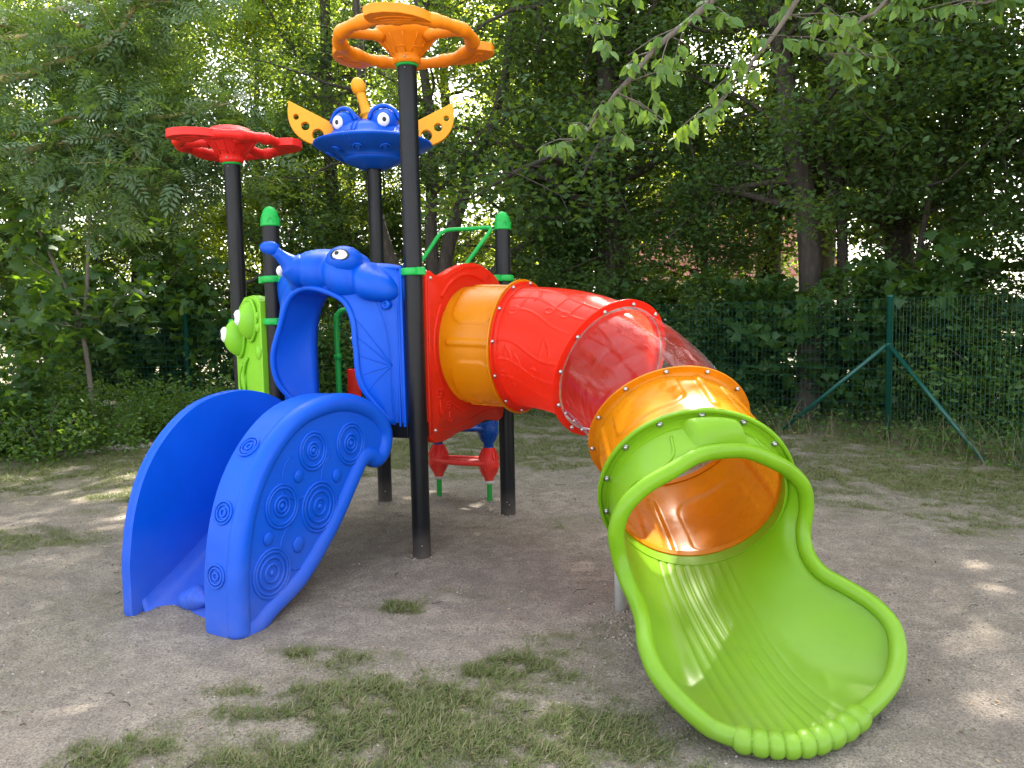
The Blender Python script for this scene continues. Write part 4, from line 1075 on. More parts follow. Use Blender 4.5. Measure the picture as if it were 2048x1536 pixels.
def leaf_cloud(name, centres, radii, n, size, kind, up=.7, flat=.75, down=.25, seed=0):
    r = np.random.default_rng(seed); C_ = np.asarray(centres); m = len(C_); idx = r.integers(0, m, n)
    off = r.normal(size=(n, 3))*np.asarray(radii)[idx][:, None]*np.array([1, 1, flat])*.55
    P = C_[idx]+off; D = r.normal(size=(n, 3))*np.array([1, 1, .45])-np.array([0, 0, down])
    Nn = r.normal(size=(n, 3))*.65+np.array([0, 0, up]); S = size*r.uniform(.65, 1.25, n)
    cl = r.uniform(0, 1, m)                               # whole sprays differ a little from each other
    rnd = np.clip(.6*cl[idx]+.4*r.uniform(0, 1, n), 0, 1)
    return scatter(name, P, D, Nn, S, kind, rnd)

def branchy(seed, stems, z0, spread, nbr, twigs, up=(.15, .8)):
    """limbs and twigs off the stems -> (tubes, cluster centres, radii)"""
    r = np.random.default_rng(seed); tubes = []; cen = []; rad = []
    for P, R in stems:
        P = catmull(P, 24); R = np.linspace(R[0], R[1], 24); tubes.append((P, R, 9))
        zs = P[:, 2]; ok = np.where(zs > z0)[0]
        if not len(ok): continue
        for _ in range(nbr):
            i = r.choice(ok); p = P[i]; hfr = (zs[i]-z0)/(zs.max()-z0+1e-6)
            a = r.uniform(0, TAU); L = spread*r.uniform(.45, 1.0)*(1.05-.55*hfr); d = unit([math.cos(a), math.sin(a), r.uniform(*up)])
            pts = [p]; q = p.copy(); dd = d.copy(); ns = 6
            for k in range(ns):
                dd = unit(dd+r.normal(size=3)*.22+np.array([0, 0, -.06])); q = q+dd*L/ns; pts.append(q.copy())
            rr = R[i]*.42*np.linspace(1, .16, ns+1); rr = np.maximum(rr, .006); tubes.append((np.array(pts), rr, 6))
            for k in (3, 4, 5, 6): cen.append(pts[k]); rad.append(.30)
            for _t in range(twigs):
                k = r.integers(1, ns+1); w = pts[k]; td = unit(dd*.5+r.normal(size=3)*.8); TL = r.uniform(.35, 1.0)*spread*.33
                tp = [w]; qq = w.copy()
                for _k in range(3): td = unit(td+r.normal(size=3)*.25); qq = qq+td*TL/3; tp.append(qq.copy())
                tubes.append((np.array(tp), np.linspace(max(rr[k]*.5, .006), .003, 4), 4)); cen += tp[1:]; rad += [.26, .28, .24]
    return tubes, np.array(cen), np.array(rad)

def tubes_mesh(name, tubes):
    mb = MB()
    for P, R, k in tubes: tube(mb, P, R, k, caps=False)
    me = bpy.data.meshes.new(name); me.from_pydata(mb.v, [], mb.f); me.update(); me.polygons.foreach_set('use_smooth', [True]*len(me.polygons)); return me

def tree_meshes(seed, stems, z0, spread, nbr, twigs, nleaf, size, kind, up=(.15, .8)):
    tb, cen, rad = branchy(seed, stems, z0, spread, nbr, twigs, up)
    return tubes_mesh('trunk', tb), leaf_cloud('crown', cen, rad, nleaf, size, kind, seed=seed)

# the gaps in the canopy through which the sun reaches the tube and the ground: (point lit, radius)
GAPS = [((.60, 3.82, .48), .17), ((.66, 3.68, .42), .15), ((-1.72, 3.16, 0), .10), ((-3.5, 6.85, 0), .20), ((-3.05, 6.1, 0), .07), ((-3.1, 5.75, 0), .06), ((.05, 3.70, 0), .09), ((-.34, 5.2, 0), .08), ((1.36, 6.7, 0), .10),
        ((.67, 2.45, 0), .06), ((2.38, 3.92, 0), .16), ((2.1, 3.4, 0), .12), ((2.7, 4.4, 0), .10), ((1.9, 2.9, 0), .12), ((-.2, 6.15, 0), .16), ((-.75, 6.6, 0), .12), ((.15, 6.1, 0), .12), ((2.3, 7.5, 0), .12), ((3.1, 6.4, 0), .1),
        ((-1.5, 6.3, 0), .08), ((-4.0, 7.6, 0), .12), ((.55, 3.6, 0), .06)]
SUNV = np.array(to_sun)
GAPS = GAPS[:2]+[((g[0]+k*rd*1.25*.80, g[1]+k*rd*1.25*.60, 0), rd*(1-.28*abs(k))) for g, rd in GAPS[2:] for k in (-1, 0, 1)]
def open_gaps(me, k_of, Mx):
    co = np.empty(len(me.vertices)*3, np.float32); me.vertices.foreach_get('co', co); co = co.reshape(-1, 3); k = k_of
    c = co.reshape(-1, k, 3).mean(1); W = c@np.array(Mx.to_3x3()).T+np.array(Mx.translation); drop = np.zeros(len(W), bool)
    for g, rd in GAPS:
        d = W-np.array(g); t = d@SUNV; q = np.linalg.norm(d-t[:, None]*SUNV, axis=1); near = np.where((q < rd*1.6) & (t > 1.2))[0]
        if len(near): drop[near] |= q[near] < rd*(.55+.9*vnoise(W[near, 0]*5+g[0]*7, W[near, 2]*5+W[near, 1]*3, 5))
    return drop, co.reshape(-1, k, 3)
def open_crown(me, loc, rot, sc):
    k = me.get('k', 0)
    if not k: return me
    Mx = Matrix.Translation(loc) @ Matrix.Rotation(rot, 4, 'Z') @ Matrix.Scale(sc, 4)
    drop, co = open_gaps(me, k, Mx)
    if drop.sum() < 3: return me
    keep = ~drop; T, F = leaf_template(me['kind']); rn = np.empty(len(me.vertices), np.float32); me.attributes['rnd'].data.foreach_get('value', rn)
    m = int(keep.sum()); V = co[keep].reshape(-1, 3); n2 = quads_mesh(me.name, V, (F[None]+np.arange(m)[:, None, None]*k).reshape(-1, 3), False, {'rnd': rn.reshape(-1, k)[keep]}); return n2
def place_tree(name, ms, loc, rot, sc, label, lmat, bmat=BARK, group=None, cat='tree'):
    root = empty(name, loc); root.rotation_euler = (0, 0, rot); root.scale = (sc, sc, sc); tag(root, label, cat, group)
    t = obj('trunk' if cat == 'tree' else 'stem', ms[0], root, bmat); c = obj('crown' if cat == 'tree' else 'foliage', open_crown(ms[1], loc, rot, sc), root)
    ms = (ms[0], c.data)
    if not ms[1].materials: ms[1].materials.append(lmat)
    return root

def straight(h, lean, r, seed):
    q = np.random.default_rng(seed); P = [(0, 0, -.2)]; x = y = 0
    for k in range(1, 6): x += lean[0]*h/5+q.normal()*.10; y += lean[1]*h/5+q.normal()*.10; P.append((x, y, h*k/5))
    return (P, (r, r*.30))
VAR = []
VAR.append(tree_meshes(11, [straight(11.5, (.02, .02), .17, 1)], 1.6, 3.0, 46, 8, 36000, .088, 'simple'))
VAR.append(tree_meshes(12, [straight(9.0, (.10, .0), .13, 2), straight(8.2, (-.14, .05), .10, 3)], 1.4, 2.8, 27, 8, 36000, .085, 'simple'))
VAR.append(tree_meshes(13, [straight(11.5, (-.04, .02), .20, 4)], 2.2, 3.4, 50, 8, 36000, .095, 'simple'))
VAR.append(tree_meshes(14, [straight(7.5, (.03, -.04), .09, 5)], .8, 2.5, 42, 7, 33000, .082, 'simple'))

# the many-stemmed tree whose dark trunks stand behind the tower
clump = [([(0, 0, -.2), (.05, 0, 1.2), (.18, .1, 2.6), (.62, .1, 3.9), (1.25, .2, 5.6), (1.5, .3, 8.5)], (.17, .05)),
         ([(.02, .1, -.2), (-.02, .1, 1.5), (-.08, .1, 3.0), (-.02, .2, 4.6), (-.2, .2, 6.5), (-.1, .3, 9)], (.15, .05)),
         ([(-.1, 0, -.2), (-.35, 0, 1.3), (-.85, 0, 2.8), (-1.15, .1, 4.4), (-1.2, .2, 6.4), (-1.4, .2, 8.5)], (.14, .05)),
         ([(.15, -.1, .2), (.45, -.1, 1.3), (1.0, 0, 2.3), (2.1, .1, 3.2), (2.9, .2, 4.3), (3.3, .3, 5.6)], (.11, .035)),
         ([(-.15, 0, .6), (-.7, -.1, 1.9), (-1.5, -.1, 2.35), (-2.5, 0, 2.45), (-3.2, .1, 2.2), (-3.9, .1, 1.9)], (.085, .02))]
MULTI = tree_meshes(21, clump, 3.5, 2.3, 14, 7, 25000, .076, 'simple')
place_tree('multi_stem_tree', MULTI, (-1.25, 13.3, 0), 0, 1, 'dark many-stemmed tree directly behind the tower between the black posts', LEAF)
RIGHT = tree_meshes(22, [([(0, 0, -.2), (.05, 0, 1.5), (-.05, 0, 3.0), (-.35, 0, 4.6), (-.55, 0, 6.5), (-.5, 0, 10)], (.19, .08)), ([(.55, .2, -.2), (.55, .2, 2.5), (.35, .2, 5), (.5, .2, 9)], (.09, .04))], 2.7, 2.8, 26, 8, 30000, .086, 'simple')
place_tree('thick_trunk_tree', RIGHT, (4.15, 10.9, 0), 0, 1, 'tree with the thickest dark trunk, left of the braced green fence post', LEAF)

spec = [  # x, y, variant, rotation, scale, label
 (-9.6, 14.2, 0, .3, 1.0, 'tall dark tree at the far left edge behind the wire fence'),
 (-7.4, 15.2, 1, 1.9, 1.0, 'forked dark tree behind the left fence, left of the pale sapling'),
 (-5.2, 16.0, 3, 2.6, 1.15, 'slender tree filling the gap above the left green fence post'),
 (-3.4, 15.4, 0, 4.4, 1.0, 'tall tree behind the red wheel on its black post'),
 (.55, 15.8, 1, .8, 1.5, 'slender tree behind the right green-capped post'),
 (1.55, 13.1, 2, 3.1, 1.2, 'straight single-trunk tree behind the red bend of the tube'),
 (1.95, 14.3, 1, 5.1, 1.45, 'forked tree behind the clear tube section'),
 (5.9, 11.6, 0, 2.2, 1.3, 'dark trunk directly behind the braced green fence post'),
 (7.4, 9.9, 1, .5, 1.3, 'forked tree at the right edge behind the wire fence'),
 (9.2, 8.2, 2, 1.2, 1.15, 'tall tree beyond the right edge of the lawn'),
 (-11.5, 18.5, 2, .1, 1.05, 'high crown farthest left in the second row of trees'),
 (-7.9, 19.0, 0, 3.6, 1.1, 'sunlit second-row tree left of the red wheel'),
 (-4.6, 20.0, 1, .9, 1.15, 'sunlit second-row tree seen between the two left posts'),
 (-1.4, 19.4, 2, 5.5, 1.0, 'sunlit second-row tree glowing behind the saucer head'),
 (1.6, 19.0, 0, 4.0, 1.6, 'small sunlit second-row tree behind the bent green handrail'),
 (6.9, 17.8, 2, 2.5, 1.5, 'sunlit second-row tree before the pink roof'),
 (8.0, 15.6, 0, 1.0, 1.35, 'sunlit second-row tree right of the thick dark trunk'),
 (11.2, 13.6, 2, 2.8, 1.25, 'sunlit second-row tree in the upper right corner'),
 (12.4, 9.4, 0, 5.9, 1.25, 'tall tree to the right beyond the fence corner'),
 (-14.0, 13.0, 1, 4.6, 1.1, 'forked tree beyond the left edge of the lawn'),
 (8.6, 5.2, 3, 3.9, 1.2, 'slender tree standing right of the lawn near the fence'),
 (4.7, 14.4, 2, 4.2, 1.2, 'tall leafy tree added for shade between the thick dark trunk and the pink roof'),  # added tree: its crown keeps the sun off the lower lime chute
 (-12.0, 9.0, 0, 1.7, .95, 'tall tree standing left of the lawn beyond the fence'), (-15.5, 17.5, 2, 5.2, 1.1, 'high tree beyond the far left corner'), (-11.0, 5.0, 3, .9, 1.15, 'slender tree standing left of the lawn'),
 (-5.6, 25.5, 2, 2.0, 1.1, 'back-row tree farthest away on the left'),
 (0.2, 26.0, 0, 2.9, 1.15, 'back-row tree farthest away in the middle'),
]
for i, (x, y, v, rt, sc, lab) in enumerate(spec):
    src = VAR[v]
    bright = y > 15.8  # far crowns get the leaf colour with sunlight painted in
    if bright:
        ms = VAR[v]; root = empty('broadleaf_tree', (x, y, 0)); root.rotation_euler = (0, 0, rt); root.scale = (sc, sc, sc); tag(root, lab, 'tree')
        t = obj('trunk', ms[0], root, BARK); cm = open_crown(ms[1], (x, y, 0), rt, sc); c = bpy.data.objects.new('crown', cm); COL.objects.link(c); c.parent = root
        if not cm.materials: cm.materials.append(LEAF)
        c.material_slots[0].link = 'OBJECT'; c.material_slots[0].material = LEAF_LIT
    else: place_tree('broadleaf_tree', src, (x, y, 0), rt, sc, lab, LEAF)

# ---- undergrowth along the fence
def bush_meshes(seed, h, w, n, size, kind, nst=9):
    r = np.random.default_rng(seed); tb = []; cen = []; rad = []
    for k in range(nst):
        a = r.uniform(0, TAU); q = np.array([math.cos(a)*.12, math.sin(a)*.12, -.05]); d = unit([math.cos(a)*.45, math.sin(a)*.45, 1]); pts = [q]
        L = h*r.uniform(.7, 1.1)
        for _ in range(6): d = unit(d+r.normal(size=3)*.2+np.array([math.cos(a), math.sin(a), 0])*.05*w); q = q+d*L/6; pts.append(q.copy())
        tb.append((np.array(pts), np.linspace(.012, .004, 7), 5))
        for p in pts[1:]:
            for _ in range(3): c = p+r.normal(size=3)*np.array([.28, .28, .12])*w; c[2] = max(c[2], .08); cen.append(c); rad.append(.20)
    cen = np.array(cen); return tubes_mesh('stem', tb), leaf_cloud('foliage', cen, rad, n, size, kind, up=.9, seed=seed)
# leafy understorey: young many-twigged trees that fill the space between fence and crowns
UND = [tree_meshes(61, [straight(5.6, (.05, 0), .045, 6), straight(5.0, (-.12, .05), .04, 7)], .5, 1.7, 20, 7, 30000, .07, 'simple'), tree_meshes(62, [straight(6.4, (-.03, .04), .055, 8)], .6, 2.0, 38, 7, 30000, .075, 'simple')]
for x, y, v, rt, sc, lab in (
 (-8.3, 14.0, 0, .2, 1.0, 'young leafy tree filling the left edge above the wire mesh'), (-6.4, 14.6, 1, 1.4, 1.0, 'young leafy tree above the pale forked sapling'), (-4.1, 14.8, 0, 2.5, 1.05, 'young leafy tree between red wheel post and left fence post'),
 (-3.0, 15.4, 1, 3.0, .8, 'young leafy tree seen between the left posts and the saucer'), (.85, 13.5, 0, 4.4, .8, 'young leafy tree above the right green-capped post'), (1.9, 12.5, 1, 5.2, 1.0, 'young leafy tree above the bend of the red tube'),
 (3.1, 11.9, 0, 1.0, 1.0, 'young leafy tree above the clear tube section'), (5.2, 10.7, 1, 2.2, 1.0, 'young leafy tree right of the thick dark trunk'), (6.5, 9.4, 0, 3.7, 1.1, 'young leafy tree above the right part of the fence'),
 (7.6, 7.6, 1, .6, 1.1, 'young leafy tree at the right edge of the picture'), (7.0, 12.6, 0, 5.5, 1.1, 'young leafy tree deep in the upper right'), (-10.2, 10.9, 1, 4.9, 1.1, 'young leafy tree beyond the left edge')):
    place_tree('young_tree', UND[v], (x, y, 0), rt, sc, lab, LEAF)
B1 = bush_meshes(31, 1.7, 1.2, 8200, .075, 'oval'); B2 = bush_meshes(32, 1.2, 1.3, 7000, .065, 'oval'); B3 = bush_meshes(33, 2.1, 1.1, 2000, .15, 'maple', 8); B4 = bush_meshes(34, .75, 1.2, 3600, .06, 'oval')
B5 = bush_meshes(35, 3.2, 1.3, 3200, .155, 'maple', 9)
shrubs = [
 (-6.60, 8.40, B1, 0, .66, 'leafy shrub at the left edge of the lawn'), (-6.3, 9.2, B3, 1, .62, 'low maple thicket at the left edge of the lawn'),
 (-5.35, 8.75, B4, 2, 1.0, 'low green bush nearest the lawn at far left'), (-5.55, 9.90, B2, 3, .8, 'rounded shrub behind the pale rubble at the left'),
 (-4.75, 10.50, B2, 4, .75, 'rounded shrub right of the pale sapling stem'), (-6.3, 13.9, B5, 5, 1.0, 'tall maple bush left of the left green fence post'),
 (-7.60, 13.4, B5, .4, 1.05, 'tall maple bush behind the left wire fence'), (-4.5, 14.0, B3, 2.2, 1.2, 'maple bush behind the left green fence post'),
 (-3.7, 13.6, B1, 1.5, 1.1, 'shrub between the left green fence post and the blue slide'), (-9.4, 7.6, B1, 2.2, 1.2, 'shrub at the near left beyond the picture edge'), (-8.60, 10.00, B1, 4.4, 1.3, 'broad shrub beyond the left edge of the picture'),
 (-2.60, 13.70, B2, .6, 1.3, 'shrub seen through the blue arch'), (-1.60, 13.90, B1, 2.7, 1.0, 'shrub behind the back black post'),
 (-0.50, 14.00, B2, 3.3, 1.3, 'shrub behind the red panel'), (0.60, 13.60, B1, 5.0, 1.0, 'shrub right of the right green-capped post'),
 (2.01, 13.00, B3, 1.1, 1.0, 'maple bush behind the red tube bend'), (2.71, 12.60, B1, .2, 1.1, 'shrub behind the clear tube section'),
 (3.51, 12.20, B5, 3.0, .85, 'tall maple bush right of the clear tube section'), (4.21, 11.60, B3, 4.1, 1.0, 'maple bush left of the braced fence post'),
 (5.01, 11.00, B3, 5.6, 1.05, 'maple bush directly behind the braced fence post'), (5.71, 10.50, B5, 2.0, .9, 'tall maple bush right of the braced fence post'),
 (6.21, 9.70, B1, 1.3, 1.1, 'shrub behind the right-hand brace of the fence'), (6.61, 8.60, B2, 2.9, 1.3, 'shrub at the right edge of the lawn'),
 (7.31, 9.40, B5, .9, 1.0, 'tall maple bush at the right edge'), (6.01, 8.30, B4, 4.9, 1.0, 'low bush by the foot of the right-hand brace'),
 (5.31, 10.20, B4, .7, .9, 'low bush at the foot of the braced fence post'), (3.31, 11.80, B4, 1.7, 1.1, 'low bush behind the lime chute'),
 (0.20, 12.90, B4, 3.2, 1.2, 'low bush at the back edge of the lawn beside the right black post'), (-4.10, 11.00, B4, .9, 1.1, 'low bush at the back left edge of the lawn'),
 (7.11, 7.30, B1, 3.7, 1.1, 'shrub beyond the right edge of the picture'),
]
for x, y, ms, rt, sc, lab in shrubs:
    mp = ms in (B3, B5)
    place_tree('maple_bush' if mp else 'shrub', ms, (x, y, float(ground_z(x, y))), rt, sc, lab, MAPLE if mp else SHRUB, TWIG, cat='bush')
# the maple sapling with a pale forked stem
SAP = tree_meshes(41, [([(0, 0, -.1), (.0, 0, .8), (-.08, 0, 1.55), (-.30, 0, 2.15), (-.62, 0, 3.0), (-.9, 0, 3.8)], (.035, .012)), ([(-.06, 0, 1.5), (.02, .02, 1.9), (.10, 0, 2.6), (.25, 0, 3.6), (.3, .1, 4.6)], (.028, .010))], 1.5, .95, 13, 4, 1300, .16, 'maple')
place_tree('maple_sapling', SAP, (-5.22, 9.6, 0), 0, 1, 'maple sapling with a thin pale forked stem in front of the left fence', MAPLE, TWIG)

# ---- ash tree reaching in from the left with lichened branches
def at3(*l): return np.array(l, float)
ashb = [([(-6.4, 5.2, 2.1), (-5.0, 5.2, 2.45), (-3.51, 5.2, 2.63), (-2.92, 5.2, 2.69), (-2.59, 5.2, 2.74), (-2.23, 5.2, 2.85), (-1.85, 5.25, 2.93)], (.045, .010)),
        ([(-6.4, 5.2, 2.6), (-5.0, 5.2, 2.95), (-3.48, 5.2, 3.08), (-2.98, 5.2, 3.18), (-2.59, 5.2, 3.31), (-2.48, 5.2, 3.43), (-2.2, 5.2, 3.7)], (.040, .012)),
        ([(-6.4, 5.4, 3.2), (-5.0, 5.5, 3.4), (-3.66, 5.5, 3.47), (-3.07, 5.5, 3.49), (-2.79, 5.5, 3.57), (-2.1, 5.5, 3.75)], (.040, .012)),
        ([(-3.32, 5.2, 2.65), (-3.06, 5.2, 2.56), (-2.94, 5.2, 2.4), (-2.84, 5.2, 2.43)], (.012, .005)), ([(-2.43, 5.1, 2.72), (-2.31, 5.0, 2.51), (-2.15, 4.95, 2.3)], (.012, .005)),
        ([(-3.30, 5.3, 2.78), (-2.92, 5.4, 2.91), (-2.68, 5.4, 2.94), (-2.41, 5.4, 2.88), (-2.14, 5.4, 2.95)], (.016, .006)), ([(-2.6, 5.2, 2.74), (-2.34, 5.2, 2.64), (-2.02, 5.2, 2.52), (-1.88, 5.2, 2.53)], (.013, .004)),
        ([(-6.4, 5.2, -.2), (-6.45, 5.2, 2), (-6.4, 5.25, 4), (-6.2, 5.3, 7.5)], (.16, .08)), ([(-6.4, 5.2, 2.0), (-5.0, 6.4, 3.6), (-3.6, 7.2, 4.4), (-2.2, 7.4, 4.8)], (.05, .012)), ([(-6.3, 5.2, 3.8), (-4.8, 5.9, 4.6), (-3.4, 6.3, 4.3), (-2.4, 6.5, 4.1)], (.045, .01))]
AK = 1.28
ashb = [([(x*AK, y*AK, 1.51+(z-1.51)*AK) if z > -.1 else (x*AK, y*AK, z) for x, y, z in P], (R[0]*AK, R[1]*AK)) for P, R in ashb]
r = np.random.default_rng(5); tb = []; cen = []; rad = []
for P, R in ashb:
    Pc = catmull(P, 26); Pc[2:] += r.normal(size=(24, 3))*.012; tb.append((Pc, np.linspace(R[0], R[1], 26), 8))
    if R[0] > .1: continue
    for k in range(8, 26):
        if Pc[k][0] < -7.9: continue
        for _ in range(2 if R[0] > .03 else 1):
            d = unit(r.normal(size=3)*np.array([1, .8, .6])+np.array([.4, -.1, .1])); L = r.uniform(.15, .55); q = Pc[k]+d*L+np.array([0, 0, -.05])
            tb.append((np.array([Pc[k], Pc[k]+d*L*.5, q]), [.005, .004, .002], 4)); cen += [Pc[k]+d*L*.6, q]; rad += [.22, .22]
cen = np.array(cen)
ash_leaves = leaf_cloud('crown', cen, rad, 2700, .235, 'ash', up=.9, flat=.8, down=.45, seed=52)
place_tree('ash_tree', (tubes_mesh('trunk', tb), ash_leaves), (0, 0, 0), 0, 1, 'ash tree reaching in from the left with lichened yellowish branches and feathery leaves', ASH, LICHEN)
# low ash spray hanging in front of the left trees
# ---- cherry branches hanging in from the upper right
chb = [([(5.2, 3.2, -.2), (5.2, 3.3, 2.2), (5.0, 3.4, 4.2), (4.8, 3.5, 6.5)], (.16, .09)),
       ([(5.1, 3.3, 3.0), (4.2, 3.9, 4.0), (3.0, 4.3, 4.1), (1.9, 4.5, 3.75), (1.1, 4.6, 3.25), (.70, 4.65, 2.85), (.42, 4.7, 2.55)], (.05, .005)),
       ([(5.0, 3.4, 3.8), (3.8, 4.2, 4.4), (2.6, 4.6, 4.1), (2.0, 4.7, 3.7), (1.6, 4.8, 3.15), (1.25, 4.8, 2.72)], (.045, .005)),
       ([(4.95, 3.4, 4.1), (3.6, 4.6, 4.3), (2.9, 4.9, 3.8), (2.35, 5.0, 3.4), (2.0, 5.0, 3.1)], (.04, .004)),
       ([(4.9, 3.4, 3.5), (3.9, 4.5, 4.0), (3.2, 4.7, 3.65), (2.85, 4.8, 3.3)], (.035, .004)),
       ([(2.2, 4.5, 3.85), (1.3, 4.4, 3.9), (.7, 4.5, 3.6), (.42, 4.6, 3.2)], (.02, .004)), ([(3.0, 4.4, 4.1), (2.4, 4.3, 4.1), (1.6, 4.3, 3.9)], (.02, .006))]
tb = []; P_ = []; D_l = []
for P, R in chb:
    Pc = catmull(P, 30); Pc[2:] += r.normal(size=(28, 3))*.012; tb.append((Pc, np.linspace(R[0], R[1], 30), 7))
    if R[0] > .1: continue
    for k in range(9, 30):
        for _ in range(2):
            d = unit(r.normal(size=3)*np.array([1, .8, .3])+np.array([-.2, 0, -.35])); L = r.uniform(.08, .42); q = Pc[k]+d*L
            tb.append((np.array([Pc[k], Pc[k]+d*L*.5+np.array([0, 0, .02]), q]), [.004, .003, .002], 4))
            for _l in range(r.integers(6, 11)):
                P_.append(q-d*L*r.uniform(0, .6)); D_l.append(unit(r.normal(size=3)*np.array([.55, .55, .25])+np.array([0, 0, -.85])))
P_ = np.array(P_); D_l = np.array(D_l); n = len(P_)
me = scatter('crown', P_, D_l, r.normal(size=(n, 3))*np.array([1, 1, .3])+np.array([-.1, -.6, .5]), r.uniform(.062, .102, n), 'oval', r.uniform(0, 1, n))
place_tree('cherry_tree', (tubes_mesh('trunk', tb), me), (0, 0, 0), 0, 1, 'cherry tree drooping its pale oval leaves in from the upper right', CHERRY, TWIG)

# ------------------------------------------------------------------ fence
fr = empty('wire_mesh_fence', (4.34, 8.93, 0)); tag(fr, 'dark green wire mesh fence with round posts and slanting braces along the trees', 'fence')
FI = Matrix.Translation((-4.34, -8.93, 0))
def fp(mb, name, mat, parent=fr, **k):
    o = mb.build(name, mat, None, **k); o.parent = parent
    if parent is fr: o.matrix_parent_inverse = FI
    return o
line = [(-11.5, 11.3), (-5.19, 12.47), (-2.9, 13.3), (-.3, 12.55), (4.34, 8.93), (5.6, 3.2)]
def fpost(x, y, h, r=.032):
    mb = MB(); lathe(mb, [(r, -.1), (r, h-.01), (r*1.08, h-.008), (r*1.08, h+.012), (r*.8, h+.018), (0, h+.02)], 24, (x, y, 0)); return fp(mb, 'post', FENCEG)
fpost(4.345, 8.93, 1.655, .036); fpost(-5.195, 12.47, 1.785, .036); fpost(-2.9, 13.3, 1.75, .032); fpost(-.3, 12.55, 1.7, .028); fpost(5.6, 3.2, 1.65); fpost(-11.5, 11.3, 1.75)
for a, b in (((4.33, 8.90, 1.10), (4.63, 7.5, -.03)), ((4.32, 8.95, 1.10), (3.36, 9.77, -.03)), ((-2.9, 13.28, 1.35), (-1.75, 13.0, 0))):
    mb = MB(); tube(mb, [a, b], .024, 16); o = fp(mb, 'brace', FENCEG)
mb = MB(); lathe(mb, [(.037, -.022), (.041, -.02), (.041, .02), (.037, .022)], 20, (4.345, 8.93, 1.10)); fp(mb, 'brace_collar', FENCEG)
for a, b in zip(line[:-1], line[1:]):
    a = np.array([*a, 0.]); b = np.array([*b, 0.]); L = np.linalg.norm(b-a); d = (b-a)/L; nv = int(L/.055); V = []; F = []
    side = np.cross(d, Z); w = .0027 if a[0] < -5 else (.0012 if a[0] > 4 else .0016)
    for i in range(nv+1):
        p = a+d*(i*L/nv); n = len(V)
        V += [p-d*w+Z*.02, p+d*w+Z*.02, p+side*w*1.7+Z*.02, p-d*w+Z*1.63, p+d*w+Z*1.63, p+side*w*1.7+Z*1.63]
        F += [(n, n+1, n+4, n+3), (n+1, n+2, n+5, n+4), (n+2, n, n+3, n+5)]
    for k in range(17):
        z = .02+k*.1006; n = len(V); w2 = w*1.35 if k % 4 == 0 else w
        V += [a+Z*(z-w2), a+Z*(z+w2), a+side*w2*1.7+Z*z, b+Z*(z-w2), b+Z*(z+w2), b+side*w2*1.7+Z*z]
        F += [(n, n+1, n+4, n+3), (n+1, n+2, n+5, n+4), (n+2, n, n+3, n+5)]
    mb = MB(); mb.add(V, F); o = fp(mb, 'wire_mesh', WIREG, smooth=False); o['kind'] = 'stuff'

# ------------------------------------------------------------------ house beyond the trees
hs = empty('house', (9.3, 33, 0)); tag(hs, 'white house with a faded red tiled roof glimpsed through the trees', 'house')
WALL = simple('white_render', (.72, .70, .66), .9, 0, .05, 3)
def roof_mat():
    m, nt, p = new_mat('faded_red_tiles'); pos = geo_pos(nt); n1 = noise(nt, 4, 5, .6, pos)
    nt.links.new(ramp(nt, n1, [(.3, (.30, .10, .085)), (.7, (.42, .17, .14))]), p.inputs['Base Color']); p.inputs['Roughness'].default_value = .8; return m
ROOF = roof_mat()
mb = MB(); box(mb, (0, 0, 1.6), (7, 7, 3.4)); mb.add([(-3.5, -3.5, 3.3), (-3.5, 3.5, 3.3), (-3.5, 0, 7.6), (3.5, -3.5, 3.3), (3.5, 3.5, 3.3), (3.5, 0, 7.6)], [(0, 1, 2), (3, 5, 4)]); mb.build('wall', WALL, hs, smooth=False)
mb = MB()
for sg in (-1, 1):
    for k in range(16):                  # courses of tiles, each lapping over the next
        t0, t1 = k/16, (k+1)/16; y0, z0 = sg*4.1*(1-t0), 2.75+5.0*t0; y1, z1 = sg*4.1*(1-t1), 2.75+5.0*t1
        mb.add([(-3.8, y0, z0+.08), (3.8, y0, z0+.08), (3.8, y1, z1+.03), (-3.8, y1, z1+.03), (-3.8, y0, z0), (3.8, y0, z0)], [(0, 1, 2, 3), (4, 5, 1, 0)])
mb.build('roof', ROOF, hs, smooth=False)
GLASSD = simple('dark_window_glass', (.03, .035, .04), .1)
for wx in (-1.8, 1.8):
    mb = MB(); box(mb, (wx, -3.53, 1.7), (1.2, .08, 1.3)); w = mb.build('window', WALL, hs, smooth=False)
    for px_ in (-.29, .29): mb = MB(); box(mb, (wx+px_, -3.58, 1.7), (.5, .03, 1.14)); mb.build('pane', GLASSD, w, smooth=False)
hs.rotation_euler = (0, 0, -.5)

# ------------------------------------------------------------------ ground cover
r = np.random.default_rng(99)
def grass_pts(n, x0, x1, y0, y1, thr):
    x = r.uniform(x0, x1, n); y = r.uniform(y0, y1, n); d = turf(x, y); k = r.uniform(0, 1, n)*thr < d; return x[k], y[k], d[k]
xs, ys, ds, hs_ = [], [], [], []
for n, x0, x1, y0, y1, thr, h in ((330000, -2.6, 1.3, 2.0, 4.4, .9, .032), (130000, -5.2, 2.2, 4.2, 7.2, .9, .034), (170000, 1.3, 5.5, 2.2, 7.2, .8, .030), (560000, -5.6, 7.0, 6.4, 12.4, .85, .034)):
    x, y, d = grass_pts(n, x0, x1, y0, y1, thr); xs.append(x); ys.append(y); ds.append(d); hs_.append(np.full(len(x), h)*(.55+.7*d))
x = np.concatenate(xs); y = np.concatenate(ys); d = np.concatenate(ds); h = np.concatenate(hs_); n = len(x)
P = np.stack([x, y, ground_z(x, y)-.003], 1); a = r.uniform(0, TAU, n); tilt = r.uniform(.3, 2.3, n)
D = np.stack([np.cos(a)*tilt, np.sin(a)*tilt, np.ones(n)*.9], 1)
